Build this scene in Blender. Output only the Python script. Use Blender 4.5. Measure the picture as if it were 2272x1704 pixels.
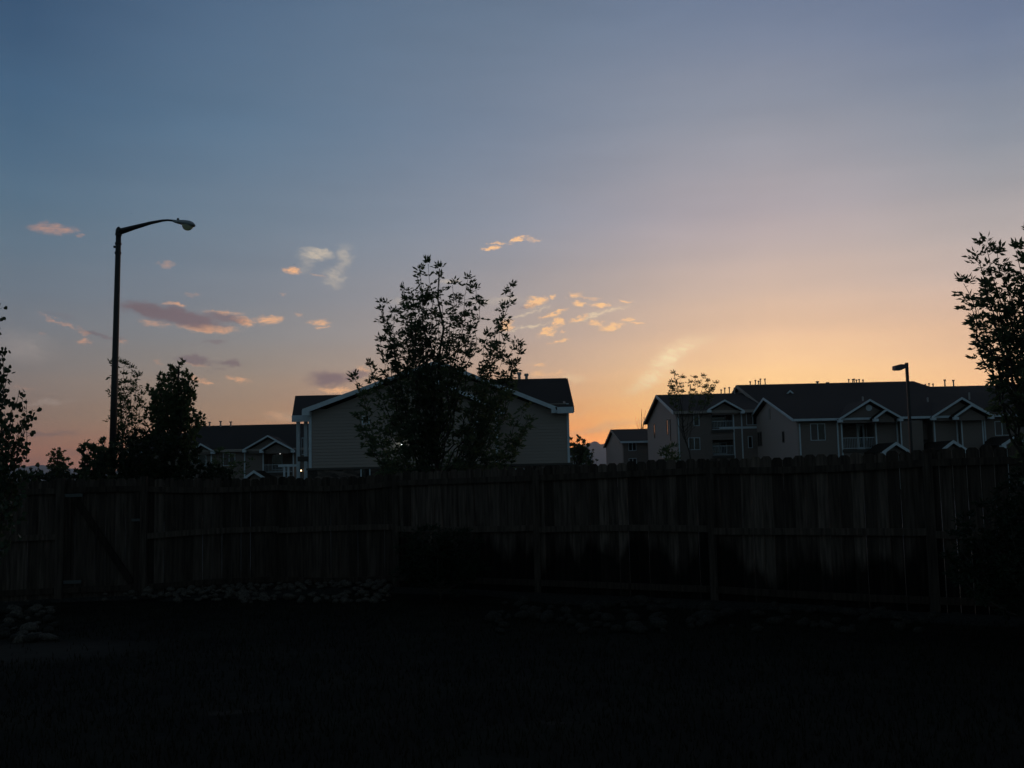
import bpy, math, random
import numpy as np
from mathutils import Vector, Matrix
random.seed(7)
for o in list(bpy.data.objects): bpy.data.objects.remove(o)
SC = bpy.context.scene
COL = SC.collection

# ------------------------------------------------------------------ camera
F = 2250.0; CX, CY = 1136.0, 852.0; EYE = 1.70
HAZE = 7.5e-5
PITCH = math.atan((1054 - 852) / F); ROLL = 0.022
fw = Vector((0, math.cos(PITCH), math.sin(PITCH)))
u0 = Vector((0, -math.sin(PITCH), math.cos(PITCH))); r0 = Vector((1, 0, 0))
rt = r0 * math.cos(ROLL) - u0 * math.sin(ROLL)
up = u0 * math.cos(ROLL) + r0 * math.sin(ROLL)
cd = bpy.data.cameras.new('camera'); cam = bpy.data.objects.new('camera', cd); COL.objects.link(cam)
cam.matrix_world = Matrix(((rt.x, up.x, -fw.x, 0), (rt.y, up.y, -fw.y, 0), (rt.z, up.z, -fw.z, EYE), (0, 0, 0, 1)))
cd.sensor_width = 36; cd.lens = F / 2272 * 36; cd.clip_end = 60000; cd.clip_start = 0.05
SC.camera = cam
SC.view_settings.view_transform = 'Standard'; SC.view_settings.look = 'None'
SC.view_settings.gamma = 1; SC.view_settings.exposure = 0
SC.render.resolution_x = 1024; SC.render.resolution_y = 768

KS = 4.0   # ramp colours are stored divided by this, the backgrounds multiply it back (a colour ramp holds no value above 1)
def ray(px, py): return fw + rt * ((px - CX) / F) + up * ((CY - py) / F)
def at(px, py, Y):
    d = ray(px, py); d = d * (Y / d.y)
    return Vector((d.x, Y, d.z + EYE))
def azel(px, py):
    d = ray(px, py).normalized()
    return math.atan2(d.x, d.y), math.asin(d.z)
def lin(c):
    return tuple((v / 255 / 12.92 if v / 255 <= 0.04045 else ((v / 255 + 0.055) / 1.055) ** 2.4) for v in c) + (1,)

# ------------------------------------------------------------------ world: dusk sky with clouds, by direction only
W = bpy.data.worlds.new('World'); SC.world = W; W.use_nodes = True
nt = W.node_tree; N = nt.nodes; L = nt.links; N.clear()
out = N.new('ShaderNodeOutputWorld'); bg = N.new('ShaderNodeBackground'); L.new(bg.outputs[0], out.inputs[0])
tc = N.new('ShaderNodeTexCoord'); sep = N.new('ShaderNodeSeparateXYZ'); L.new(tc.outputs['Generated'], sep.inputs[0])
def math_(op, a, b=None, c=None, clamp=False):
    n = N.new('ShaderNodeMath'); n.operation = op; n.use_clamp = clamp
    for i, v in enumerate((a, b, c)):
        if v is None: continue
        if isinstance(v, (int, float)): n.inputs[i].default_value = v
        else: L.new(v, n.inputs[i])
    return n.outputs[0]
def mixc(f, a, b):
    n = N.new('ShaderNodeMix'); n.data_type = 'RGBA'; n.clamp_factor = True
    for s, v in ((n.inputs[0], f), (n.inputs[6], a), (n.inputs[7], b)):
        if isinstance(v, (int, float, tuple)): s.default_value = v
        else: L.new(v, s)
    return n.outputs[2]
def mapr(v, a, b, c=0, d=1, kind='LINEAR'):
    n = N.new('ShaderNodeMapRange'); n.interpolation_type = kind; n.clamp = True
    L.new(v, n.inputs[0])
    for i, x in enumerate((a, b, c, d)): n.inputs[i + 1].default_value = x
    return n.outputs[0]
AZ = math_('ARCTAN2', sep.outputs[0], sep.outputs[1]); EL = math_('ARCSINE', sep.outputs[2])
EL0, EL1 = -0.05, 0.50
elf = mapr(EL, EL0, EL1)
# columns: photo x -> list of (photo y, sRGB)
cols = [
 (50,  [(-300,(50,74,104)),(30,(60,86,115)),(300,(76,104,130)),(500,(93,114,132)),(650,(108,118,130)),(770,(119,118,121)),(850,(124,114,110)),(930,(127,107,98)),(1000,(131,97,87)),(1070,(118,88,86))]),
 (565, [(-300,(70,92,120)),(30,(85,108,134)),(300,(96,119,142)),(500,(112,127,143)),(650,(125,131,141)),(770,(138,133,131)),(850,(150,132,118)),(930,(157,127,105)),(1000,(165,112,85)),(1070,(140,95,85))]),
 (1130,[(-300,(86,102,126)),(30,(104,121,143)),(300,(121,133,152)),(500,(141,146,159)),(650,(161,154,155)),(770,(180,159,147)),(850,(192,156,130)),(930,(211,146,100)),(1000,(236,138,83)),(1070,(215,120,80))]),
 (1700,[(-300,(96,108,134)),(30,(115,128,152)),(300,(150,152,163)),(500,(182,169,171)),(620,(204,180,166)),(720,(227,189,159)),(800,(246,200,152)),(850,(252,205,145)),(930,(255,196,125)),(1050,(250,170,100))]),
 (2200,[(-300,(92,106,132)),(30,(109,123,149)),(300,(140,146,158)),(500,(177,168,167)),(620,(198,176,165)),(720,(219,182,155)),(800,(231,187,150)),(850,(241,189,142)),(930,(245,180,125)),(1050,(235,155,100))]),
]
EAST = [(-0.03,(80,96,97)),(0.05,(86,103,105)),(0.3,(76,98,110)),(0.48,(70,92,108))]
def ramp(stops):
    n = N.new('ShaderNodeValToRGB'); n.color_ramp.interpolation = 'CARDINAL'
    cr = n.color_ramp
    st = sorted(stops)
    while len(cr.elements) > 1: cr.elements.remove(cr.elements[-1])
    cr.elements[0].position = st[0][0]; cr.elements[0].color = st[0][1]
    for p, c in st[1:]:
        e = cr.elements.new(p); e.color = c
    L.new(elf, n.inputs[0]); return n.outputs[0]
def pos(el): return min(1, max(0, (el - EL0) / (EL1 - EL0)))
SC_IN = (.047, .053, .068)      # light the haze itself sends back per unit of opacity
def through(c, el, az=0):
    # the sky stands behind the haze: the radiance that shows as c once the air has dimmed it
    path = min(18500 / math.cos(az), 493 / max(1e-3, math.sin(max(el, 1e-3)))); T = math.exp(-HAZE * path)
    return tuple(max(.004, (v - s_ * (1 - T)) / T) / KS for v, s_ in zip(c[:3], SC_IN)) + (1,)
cc = []
ELS = [-.05, -.01, .004, .012, .02, .027, .035, .045, .058, .075, .10, .13, .165, .20, .24, .28, .33, .38, .43, .48]
def table(x, st):
    pts = sorted((azel(x, y)[1], lin(c)) for y, c in st)
    return np.array([[np.interp(e, [p[0] for p in pts], [p[1][k] for p in pts]) for k in range(3)] for e in ELS])
AZS = np.array([azel(x, 500)[0] for x, st in cols]); TB = np.array([table(x, st) for x, st in cols])
# cubic (Hermite) interpolation between the five measured columns, sampled at 13, so no crease shows in the sky
SL = np.gradient(TB, AZS, axis=0)
for i in range(len(cols) - 1):
    for f in ((0, 1/3, 2/3) if i < len(cols) - 2 else (0, 1/3, 2/3, 1)):
        h = AZS[i+1] - AZS[i]
        t_ = TB[i] * (2*f**3 - 3*f*f + 1) + SL[i] * h * (f**3 - 2*f*f + f) + TB[i+1] * (3*f*f - 2*f**3) + SL[i+1] * h * (f**3 - f*f)
        az_ = float(AZS[i] + h * f); cc.append((az_, ramp([(pos(e), through(tuple(float(v) for v in t_[j]), e, az_)) for j, e in enumerate(ELS)])))
sky = cc[0][1]
for i in range(1, len(cc)):
    sky = mixc(mapr(AZ, cc[i-1][0], cc[i][0], kind='SMOOTHERSTEP' if False else 'LINEAR'), sky, cc[i][1])
east = ramp([(pos(e), tuple(v / KS for v in lin(c)[:3]) + (1,)) for e, c in EAST])
ea = math_('MAXIMUM', mapr(AZ, cc[0][0] - .05, cc[0][0] - 1.1, kind='SMOOTHSTEP'), mapr(AZ, cc[-1][0] + .12, cc[-1][0] + 1.3, kind='SMOOTHSTEP'))
sky = mixc(ea, sky, east)
sky = mixc(mapr(EL, 0.44, 0.85, kind='SMOOTHSTEP'), sky, tuple(v / KS for v in lin((46, 57, 68))[:3]) + (1,))
clear = sky
# clouds
comb = N.new('ShaderNodeCombineXYZ'); L.new(AZ, comb.inputs[0]); L.new(EL, comb.inputs[1])
def noise(vec, scale, sx, sy, det=4, off=0.0, rough=.55):
    m = N.new('ShaderNodeMapping'); m.inputs['Scale'].default_value = (sx, sy, 1); m.inputs['Location'].default_value = (off, off * .7, off)
    L.new(vec, m.inputs[0]); n = N.new('ShaderNodeTexNoise'); n.inputs['Scale'].default_value = scale
    n.inputs['Detail'].default_value = det; n.inputs['Roughness'].default_value = rough
    L.new(m.outputs[0], n.inputs[0]); return n
def vm(op, a, b):
    n = N.new('ShaderNodeVectorMath'); n.operation = op
    for i, v in enumerate((a, b)):
        if isinstance(v, tuple): n.inputs[i].default_value = v
        else: L.new(v, n.inputs[i])
    return n
d1 = noise(comb.outputs[0], 38, 1, 1.9, 5)
d2 = noise(comb.outputs[0], 150, 1, 1.8, 4, 3.3, .65)
w1 = vm('MULTIPLY', vm('SUBTRACT', d1.outputs['Color'], (.5, .5, .5)).outputs[0], (.030, .012, 0))
w2 = vm('MULTIPLY', vm('SUBTRACT', d2.outputs['Color'], (.5, .5, .5)).outputs[0], (.018, .008, 0))
pv = vm('ADD', comb.outputs[0], vm('ADD', w1.outputs[0], w2.outputs[0]).outputs[0]).outputs[0]
brk = noise(comb.outputs[0], 250, .55, 2.2, 5, 8.1, .68).outputs[0]
wisp_v = N.new('ShaderNodeMapping'); wisp_v.inputs['Rotation'].default_value = (0, 0, .5); L.new(pv, wisp_v.inputs[0])
wisp = noise(wisp_v.outputs[0], 60, .5, 3.2, 4, 1.2, .6).outputs[0]
def shape(c, soft=.75, vec=None):
    x, y, hw, hh, ang, s = c
    a, e = azel(x, y)
    m = N.new('ShaderNodeMapping'); m.vector_type = 'TEXTURE'
    m.inputs['Location'].default_value = (a, e, 0); m.inputs['Rotation'].default_value = (0, 0, -math.radians(ang) + ROLL)
    m.inputs['Scale'].default_value = (hw / F, hh / F, 1)
    if PREV[0] is None: L.new(pv, m.inputs[0])
    else:   # each shape waits for the one before it, so the shader never holds them all at once
        q = N.new('ShaderNodeVectorMath'); q.operation = 'MULTIPLY_ADD'; L.new(PREV[0], q.inputs[0]); q.inputs[1].default_value = (1e-7, 1e-7, 1e-7); L.new(pv, q.inputs[2]); L.new(q.outputs[0], m.inputs[0])
    ln = N.new('ShaderNodeVectorMath'); ln.operation = 'LENGTH'; L.new(m.outputs[0], ln.inputs[0])
    return mapr(ln.outputs['Value'], 1.25, 1.25 - soft, 0, s, 'SMOOTHSTEP')
PREV = [None]
def field(lst, soft):
    r = None
    for c in lst:
        s = shape(c, soft); r = s if r is None else math_('MAXIMUM', r, s); PREV[0] = r
    return r
whites = [(698,563,38,15,0,.75),(763,574,20,34,0,.36),(744,616,30,24,-40,.45),(681,588,20,22,0,.24),(995,626,26,6,-4,.4),(881,669,30,10,0,.16),
 (1170,695,62,4,-13,.5),(1332,697,66,5,-14,.6),(1170,727,60,4,-9,.55),(1275,838,34,10,8,.3),(1490,790,70,24,-32,.85),(1450,836,74,22,-28,.8),
 (1550,757,60,10,-15,.25),(45,770,80,36,10,.25),(1110,665,60,10,0,.2),(105,893,70,5,-3,.3),(640,925,60,14,6,.3)]
oranges = [(117,508,50,13,0,.55),(179,524,12,5,0,.35),(373,587,20,9,0,.35),(455,727,66,10,4,.95),(542,712,22,13,6,.95),(500,692,45,6,6,.5),(388,677,28,5,9,.8),(337,715,30,8,8,.5),
 (598,713,30,11,0,.8),(623,653,9,4,30,.4),(661,698,10,4,0,.3),(709,714,30,9,0,.75),(716,727,20,4,0,.6),(140,716,50,4,22,.45),(181,739,18,6,4,.55),(181,758,20,6,0,.65),(265,757,16,4,10,.5),
 (430,651,16,5,0,.25),(90,742,12,4,0,.25),(440,808,28,4,8,.35),(436,839,22,8,20,.65),(459,849,18,5,5,.7),(528,842,32,7,16,.8),(347,800,8,4,0,.3),(651,603,22,9,8,.9),(708,612,12,4,0,.3),
 (1088,550,26,5,-2,1),(1102,540,16,3,4,.6),(1147,533,28,6,-14,1),(1184,532,18,7,0,.35),(1186,670,30,13,-14,.95),(1226,657,12,4,0,.85),(1275,656,22,8,10,.6),(1308,660,34,4,6,.35),
 (1287,675,18,8,0,.95),(1329,678,22,8,0,1),(1389,670,12,4,-6,.7),(1283,708,24,5,-14,.75),(1228,698,36,6,-14,.8),(1236,716,17,12,-35,.95),(1214,738,26,8,-22,.9),(1248,736,10,3,0,.55),(1239,757,26,5,-6,.8),
 (1324,717,22,7,0,.8),(1357,725,30,8,-6,.9),(1396,709,15,6,0,.75),(1417,718,18,3,4,.7),(1125,722,24,12,-10,.75),(748,866,40,8,4,.9),(800,818,18,6,10,.6),(1192,810,14,4,0,.65),(1228,828,24,6,-8,.4),(1194,831,26,6,0,.5),
 (1330,950,100,12,-9,.6),(1305,908,70,6,-20,.35),(1400,938,60,8,-4,.4),(620,922,46,10,10,.35),(60,860,30,5,5,.25)]
darks = [(335,689,78,15,9,1),(410,705,92,20,11,1),(500,704,54,12,8,.8),(220,745,44,5,12,.6),(480,757,22,5,0,.5),(428,765,14,3,0,.25),(435,799,36,9,9,.8),(506,806,32,7,6,.8),(480,818,16,3,0,.3),
 (736,841,56,20,0,.95),(795,830,24,14,0,.7),(1170,680,24,5,-12,.4),(105,962,60,5,2,.45),(40,955,30,4,0,.3),(180,1000,50,10,0,.3),(130,700,30,4,15,.2)]
fo = mapr(math_('MULTIPLY', field(oranges, 1.05), mapr(brk, .28, .66, .30, 1.55)), .04, 1.0, 0, 1)
fw_ = math_('MULTIPLY', field(whites, 1.2), mapr(wisp, .30, .68, .25, 1.15))
fd = math_('MULTIPLY', field(darks, .85), mapr(brk, .2, .5, .82, 1.0))
azf = mapr(AZ, -.48, .12)
fo2 = math_('MULTIPLY', fo, mapr(AZ, -.47, -.22, .62, 1.0))
sky = mixc(fw_, sky, mixc(azf, through(lin((178, 165, 160)), .16), through(lin((255, 230, 184)), .16)))
sky = mixc(fo2, sky, mixc(azf, through(lin((204, 146, 120)), .16), through(lin((255, 203, 146)), .16)))
sky = mixc(math_('MULTIPLY', fd, .95), sky, mixc(azf, through(lin((106, 97, 104)), .16), through(lin((140, 115, 118)), .16)))
# faint high-altitude streaking so the clear sky is not a flat gradient
hs = noise(comb.outputs[0], 9, .6, 3.2, 5, 5.5).outputs[0]
sky2 = N.new('ShaderNodeVectorMath'); sky2.operation = 'SCALE'; L.new(sky, sky2.inputs[0]); L.new(mapr(hs, .25, .75, .955, 1.045), sky2.inputs['Scale'])
L.new(sky2.outputs[0], bg.inputs[0]); bg.inputs[1].default_value = KS
# outside the part of the sky that carries the clouds only the clear sky is evaluated (same colours there, much cheaper)
bg0 = N.new('ShaderNodeBackground'); L.new(clear, bg0.inputs[0]); bg0.inputs[1].default_value = KS
incl = math_('MULTIPLY', math_('LESS_THAN', math_('ABSOLUTE', math_('ADD', AZ, 0.05)), .60), math_('MULTIPLY', math_('LESS_THAN', EL, .62), math_('GREATER_THAN', EL, -.02)))
ms = N.new('ShaderNodeMixShader'); L.new(incl, ms.inputs[0]); L.new(bg0.outputs[0], ms.inputs[1]); L.new(bg.outputs[0], ms.inputs[2]); L.new(ms.outputs[0], out.inputs[0])
W.cycles.sampling_method = 'NONE'
SC.cycles.max_bounces = 6; SC.cycles.diffuse_bounces = 2; SC.cycles.glossy_bounces = 2; SC.cycles.transmission_bounces = 4

# the sun has just set behind the houses: what is left of it is one very weak warm lamp at the horizon
sl = bpy.data.lights.new('sun', 'SUN'); sl.energy = 0.04; sl.angle = math.radians(3); sl.color = (1, .62, .35)
so = bpy.data.objects.new('sun', sl); COL.objects.link(so)
saz = azel(1880, 900)[0]; sel = math.radians(2.0)
sd = Vector((math.sin(saz) * math.cos(sel), math.cos(saz) * math.cos(sel), math.sin(sel)))
so.rotation_euler = sd.to_track_quat('Z', 'Y').to_euler(); so.location = (30, 90, 40)

# ------------------------------------------------------------------ materials
def mat(name, base, rough=.8, spec=.3, noise_amt=0, scale=5, stretch=(1, 1, 1), bump=0, metallic=0, lap=0, transl=0, col2=None, space='Object'):
    m = bpy.data.materials.new(name); m.use_nodes = True
    t = m.node_tree; n = t.nodes; l = t.links; p = n['Principled BSDF']
    p.inputs['Base Color'].default_value = (*base, 1); p.inputs['Roughness'].default_value = rough
    p.inputs['Specular IOR Level'].default_value = spec; p.inputs['Metallic'].default_value = metallic
    c = n.new('ShaderNodeTexCoord'); mp = n.new('ShaderNodeMapping'); mp.inputs['Scale'].default_value = stretch
    l.new(c.outputs[space], mp.inputs[0])
    h = None
    if noise_amt or col2:
        ns = n.new('ShaderNodeTexNoise'); ns.inputs['Scale'].default_value = scale; ns.inputs['Detail'].default_value = 6
        l.new(mp.outputs[0], ns.inputs[0])
        r = n.new('ShaderNodeValToRGB'); r.color_ramp.elements[0].position = .3; r.color_ramp.elements[1].position = .7
        a = base; b = col2 or tuple(min(1, v * (1 + noise_amt)) for v in base)
        if not col2: a = tuple(v * (1 - noise_amt) for v in base)
        r.color_ramp.elements[0].color = (*a, 1); r.color_ramp.elements[1].color = (*b, 1)
        l.new(ns.outputs[0], r.inputs[0]); l.new(r.outputs[0], p.inputs['Base Color']); h = ns.outputs[0]
    if lap:
        s = n.new('ShaderNodeSeparateXYZ'); l.new(c.outputs['Object'], s.inputs[0])
        q = n.new('ShaderNodeMath'); q.operation = 'MULTIPLY'; q.inputs[1].default_value = 1 / lap; l.new(s.outputs[2], q.inputs[0])
        fr = n.new('ShaderNodeMath'); fr.operation = 'FRACT'; l.new(q.outputs[0], fr.inputs[0])
        inv = n.new('ShaderNodeMath'); inv.operation = 'SUBTRACT'; inv.inputs[0].default_value = 1; l.new(fr.outputs[0], inv.inputs[1])
        b = n.new('ShaderNodeBump'); b.inputs['Distance'].default_value = .02; b.inputs['Strength'].default_value = 1
        l.new(inv.outputs[0], b.inputs['Height']); l.new(b.outputs[0], p.inputs['Normal'])
    elif bump and h:
        b = n.new('ShaderNodeBump'); b.inputs['Distance'].default_value = bump; l.new(h, b.inputs['Height']); l.new(b.outputs[0], p.inputs['Normal'])
    if transl:
        tr = n.new('ShaderNodeBsdfTranslucent'); tr.inputs[0].default_value = (base[0] * 2.0, base[1] * 2.3, base[2] * 1.5, 1)
        mx = n.new('ShaderNodeMixShader'); mx.inputs[0].default_value = transl
        l.new(p.outputs[0], mx.inputs[1]); l.new(tr.outputs[0], mx.inputs[2]); l.new(mx.outputs[0], n['Material Output'].inputs[0])
    return m
def emis(name, c, s):
    m = bpy.data.materials.new(name); m.use_nodes = True; n = m.node_tree.nodes
    p = n['Principled BSDF']; p.inputs['Emission Color'].default_value = (*c, 1); p.inputs['Emission Strength'].default_value = s
    return m
def stone_mat(name, a, b, sc):
    m = mat(name, a, .9, .2); t = m.node_tree; n = t.nodes; l = t.links
    c = n.new('ShaderNodeTexCoord'); mp = n.new('ShaderNodeMapping'); mp.inputs['Scale'].default_value = (1, 1, 2.2); l.new(c.outputs['Object'], mp.inputs[0])
    v = n.new('ShaderNodeTexVoronoi'); v.inputs['Scale'].default_value = sc; l.new(mp.outputs[0], v.inputs[0])
    s = n.new('ShaderNodeSeparateColor'); l.new(v.outputs['Color'], s.inputs[0])
    r = n.new('ShaderNodeValToRGB'); r.color_ramp.elements[0].color = (*a, 1); r.color_ramp.elements[1].color = (*b, 1)
    l.new(s.outputs[0], r.inputs[0]); l.new(r.outputs[0], n['Principled BSDF'].inputs['Base Color'])
    bp = n.new('ShaderNodeBump'); bp.inputs['Distance'].default_value = .03; bp.invert = True; l.new(v.outputs['Distance'], bp.inputs['Height']); l.new(bp.outputs[0], n['Principled BSDF'].inputs['Normal'])
    return m
M = {}
M['siding'] = mat('tan lap siding', (.37, .305, .265), .75, lap=.16)
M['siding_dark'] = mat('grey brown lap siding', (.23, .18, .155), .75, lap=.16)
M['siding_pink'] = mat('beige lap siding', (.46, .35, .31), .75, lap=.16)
M['trim'] = mat('white painted trim', (.66, .72, .76), .6, noise_amt=.08, scale=3)
M['shingle'] = mat('asphalt shingles', (.030, .020, .0145), .9, noise_amt=.35, scale=9, stretch=(1, 1, 3), bump=.01)
M['stone'] = stone_mat('stacked stone veneer', (.05, .04, .035), (.16, .12, .10), 3.0)
M['glass'] = mat('window glass', (.012, .013, .016), .06, .5)
M['blind'] = mat('closed blind behind glass', (.12, .09, .08), .5, .5)
M['paleblind'] = mat('pale blind behind glass', (.45, .47, .5), .5, .4)
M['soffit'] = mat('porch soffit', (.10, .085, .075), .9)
M['pipe'] = mat('galvanised vent pipe', (.35, .33, .33), .45, .5, metallic=.5)
M['door'] = mat('painted door', (.22, .18, .16), .6)
M['pole'] = mat('dark bronze painted steel', (.035, .028, .028), .45, .4)
M['lamphead'] = mat('grey cast aluminium', (.40, .42, .44), .5, .4)
M['lens'] = mat('clear glass refractor', (.55, .53, .52), .15, .6, transl=.5)
M['headrear'] = mat('bronze fixture body', (.10, .085, .10), .5, .4)
M['bark'] = mat('young tree bark', (.060, .048, .040), .9, noise_amt=.4, scale=20, bump=.005)
M['leaf'] = mat('ash leaves', (.070, .085, .058), .55, .3, transl=.5)
M['leaf_far'] = mat('distant leaves', (.075, .095, .050), .6, .3, transl=.35)
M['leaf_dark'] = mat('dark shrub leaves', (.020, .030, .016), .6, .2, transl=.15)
M['aspen'] = mat('aspen leaves', (.035, .055, .030), .5, .3, transl=.2)
M['rock'] = mat('river rock', (.030, .025, .020), .9, .15, col2=(.135, .112, .092), scale=4, bump=.01)
M['rock_dark'] = mat('darker river rock', (.015, .013, .011), .9, .1, col2=(.055, .048, .040), scale=5, bump=.01)  # the river rock again in a darker tone
M['gravel'] = mat('pebble mulch', (.03, .028, .025), .95, .1, noise_amt=.5, scale=30, bump=.03)
M['grass'] = mat('grass blades', (.013, .0115, .0055), .7, .1, noise_amt=.3, scale=2, transl=.15)
M['steel'] = mat('hinge steel', (.10, .10, .10), .5, .4, metallic=.8)
M['asphalt'] = mat('asphalt', (.05, .05, .05), .9, noise_amt=.3, scale=8)
M['earth'] = mat('dry field', (.05, .045, .03), .95, .1, noise_amt=.4, scale=.2)
M['bird'] = mat('dark feathers', (.02, .02, .02), .8)
M['mountain'] = mat('forested mountain', (.05, .06, .075), .95, .1, noise_amt=.3, scale=.002, stretch=(1, 1, 2))
M['warm'] = emis('warm bulb', (1, .72, .38), 5)
M['cool'] = emis('cool bulb', (.85, 1, .95), 8)
# weathered fence wood: grain, board to board change, rain-stained feet
def wood(name, base, stain=True):
    m = mat(name, base, .92, .15); t = m.node_tree; n = t.nodes; l = t.links; p = n['Principled BSDF']
    c = n.new('ShaderNodeTexCoord'); mp = n.new('ShaderNodeMapping'); mp.inputs['Scale'].default_value = (9, 9, .7); l.new(c.outputs['Object'], mp.inputs[0])
    g = n.new('ShaderNodeTexNoise'); g.inputs['Scale'].default_value = 3; g.inputs['Detail'].default_value = 8; l.new(mp.outputs[0], g.inputs[0])
    r = n.new('ShaderNodeValToRGB'); r.color_ramp.elements[0].position = .3; r.color_ramp.elements[1].position = .72
    r.color_ramp.elements[0].color = (*[v * .45 for v in base], 1); r.color_ramp.elements[1].color = (*[v * 1.5 for v in base], 1)
    l.new(g.outputs[0], r.inputs[0]); colour = r.outputs[0]
    at_ = n.new('ShaderNodeAttribute'); at_.attribute_name = 'tone'
    mm = n.new('ShaderNodeVectorMath'); mm.operation = 'MULTIPLY'; l.new(colour, mm.inputs[0]); l.new(at_.outputs['Color'], mm.inputs[1]); colour = mm.outputs[0]
    if stain:
        m2 = n.new('ShaderNodeMapping'); m2.inputs['Scale'].default_value = (1.6, 1.6, .45); l.new(c.outputs['Object'], m2.inputs[0])
        s = n.new('ShaderNodeTexNoise'); s.inputs['Scale'].default_value = 1.5; s.inputs['Detail'].default_value = 5; l.new(m2.outputs[0], s.inputs[0])
        z = n.new('ShaderNodeSeparateXYZ'); l.new(c.outputs['Object'], z.inputs[0])
        sx = n.new('ShaderNodeMath'); sx.operation = 'MULTIPLY_ADD'; l.new(s.outputs[0], sx.inputs[0]); sx.inputs[1].default_value = 2.4; 
        zz = n.new('ShaderNodeMath'); zz.operation = 'MULTIPLY'; zz.inputs[1].default_value = -1.25; l.new(z.outputs[2], zz.inputs[0]); l.new(zz.outputs[0], sx.inputs[2])
        mr = n.new('ShaderNodeMapRange'); mr.inputs[1].default_value = .20; mr.inputs[2].default_value = .55; mr.inputs[3].default_value = 1.15; mr.inputs[4].default_value = .16; l.new(sx.outputs[0], mr.inputs[0])
        k = n.new('ShaderNodeVectorMath'); k.operation = 'SCALE'; l.new(colour, k.inputs[0]); l.new(mr.outputs[0], k.inputs['Scale']); colour = k.outputs[0]
    l.new(colour, p.inputs['Base Color'])
    b = n.new('ShaderNodeBump'); b.inputs['Distance'].default_value = .004; l.new(g.outputs[0], b.inputs['Height']); l.new(b.outputs[0], p.inputs['Normal'])
    return m
M['rail'] = wood('weathered cedar rail', (.092, .067, .053), False); M['brace'] = wood('weathered cedar brace, dark stained', (.028, .020, .016), False)
M['wood'] = wood('weathered cedar boards, wet feet', (.076, .056, .045)); M['wood_dry'] = wood('weathered cedar boards', (.068, .050, .040), False); M['post'] = wood('weathered cedar post', (.045, .032, .025), False)
# lawn soil and grass colour with bare, paler patches of their own shape
def lawn_mat():
    m = mat('lawn turf', (.018, .022, .011), .95, .1); t = m.node_tree; n = t.nodes; l = t.links; p = n['Principled BSDF']
    c = n.new('ShaderNodeTexCoord'); g = n.new('ShaderNodeTexNoise'); g.inputs['Scale'].default_value = 1.1; g.inputs['Detail'].default_value = 8; l.new(c.outputs['Object'], g.inputs[0])
    r = n.new('ShaderNodeValToRGB'); r.color_ramp.elements[0].position = .35; r.color_ramp.elements[0].color = (.007, .006, .004, 1)
    r.color_ramp.elements[1].position = .8; r.color_ramp.elements[1].color = (.018, .017, .010, 1); l.new(g.outputs[0], r.inputs[0]); col = r.outputs[0]
    for q in BARE:
        mp = n.new('ShaderNodeMapping'); mp.vector_type = 'TEXTURE'; mp.inputs['Location'].default_value = (q[0], q[1], 0); mp.inputs['Scale'].default_value = (q[2], q[3], 50)
        ds = n.new('ShaderNodeVectorMath'); ds.operation = 'MULTIPLY_ADD'; l.new(g.outputs['Color'], ds.inputs[0]); ds.inputs[1].default_value = (.9, .9, 0); l.new(c.outputs['Object'], ds.inputs[2]); l.new(ds.outputs[0], mp.inputs[0])
        ln = n.new('ShaderNodeVectorMath'); ln.operation = 'LENGTH'; l.new(mp.outputs[0], ln.inputs[0])
        mr = n.new('ShaderNodeMapRange'); mr.inputs[1].default_value = 1.15; mr.inputs[2].default_value = .6; mr.inputs[3].default_value = 0; mr.inputs[4].default_value = 1; l.new(ln.outputs['Value'], mr.inputs[0])
        mx = n.new('ShaderNodeMix'); mx.data_type = 'RGBA'; l.new(mr.outputs[0], mx.inputs[0]); l.new(col, mx.inputs[6]); mx.inputs[7].default_value = (.040, .032, .024, 1); col = mx.outputs[2]
    l.new(col, p.inputs['Base Color'])
    b = n.new('ShaderNodeBump'); b.inputs['Distance'].default_value = .05; l.new(g.outputs[0], b.inputs['Height']); l.new(b.outputs[0], p.inputs['Normal'])
    return m
def ground_at(px, py):
    d = ray(px, py); t = -EYE / d.z; return Vector((d.x * t, d.y * t, 0))
g1 = ground_at(110, 1440); g2 = ground_at(1080, 1682); g3 = ground_at(590, 1562); g4 = ground_at(1305, 1575)
BARE = [(g1.x - 1.0 + .25, g1.y + .4, 2.2, .8), (g2.x + .25, g2.y + .25, .26, .12), (g3.x + .25, g3.y + .25, .22, .07), (g4.x + .25, g4.y + .25, .16, .06)]
M['lawn'] = lawn_mat()

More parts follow.
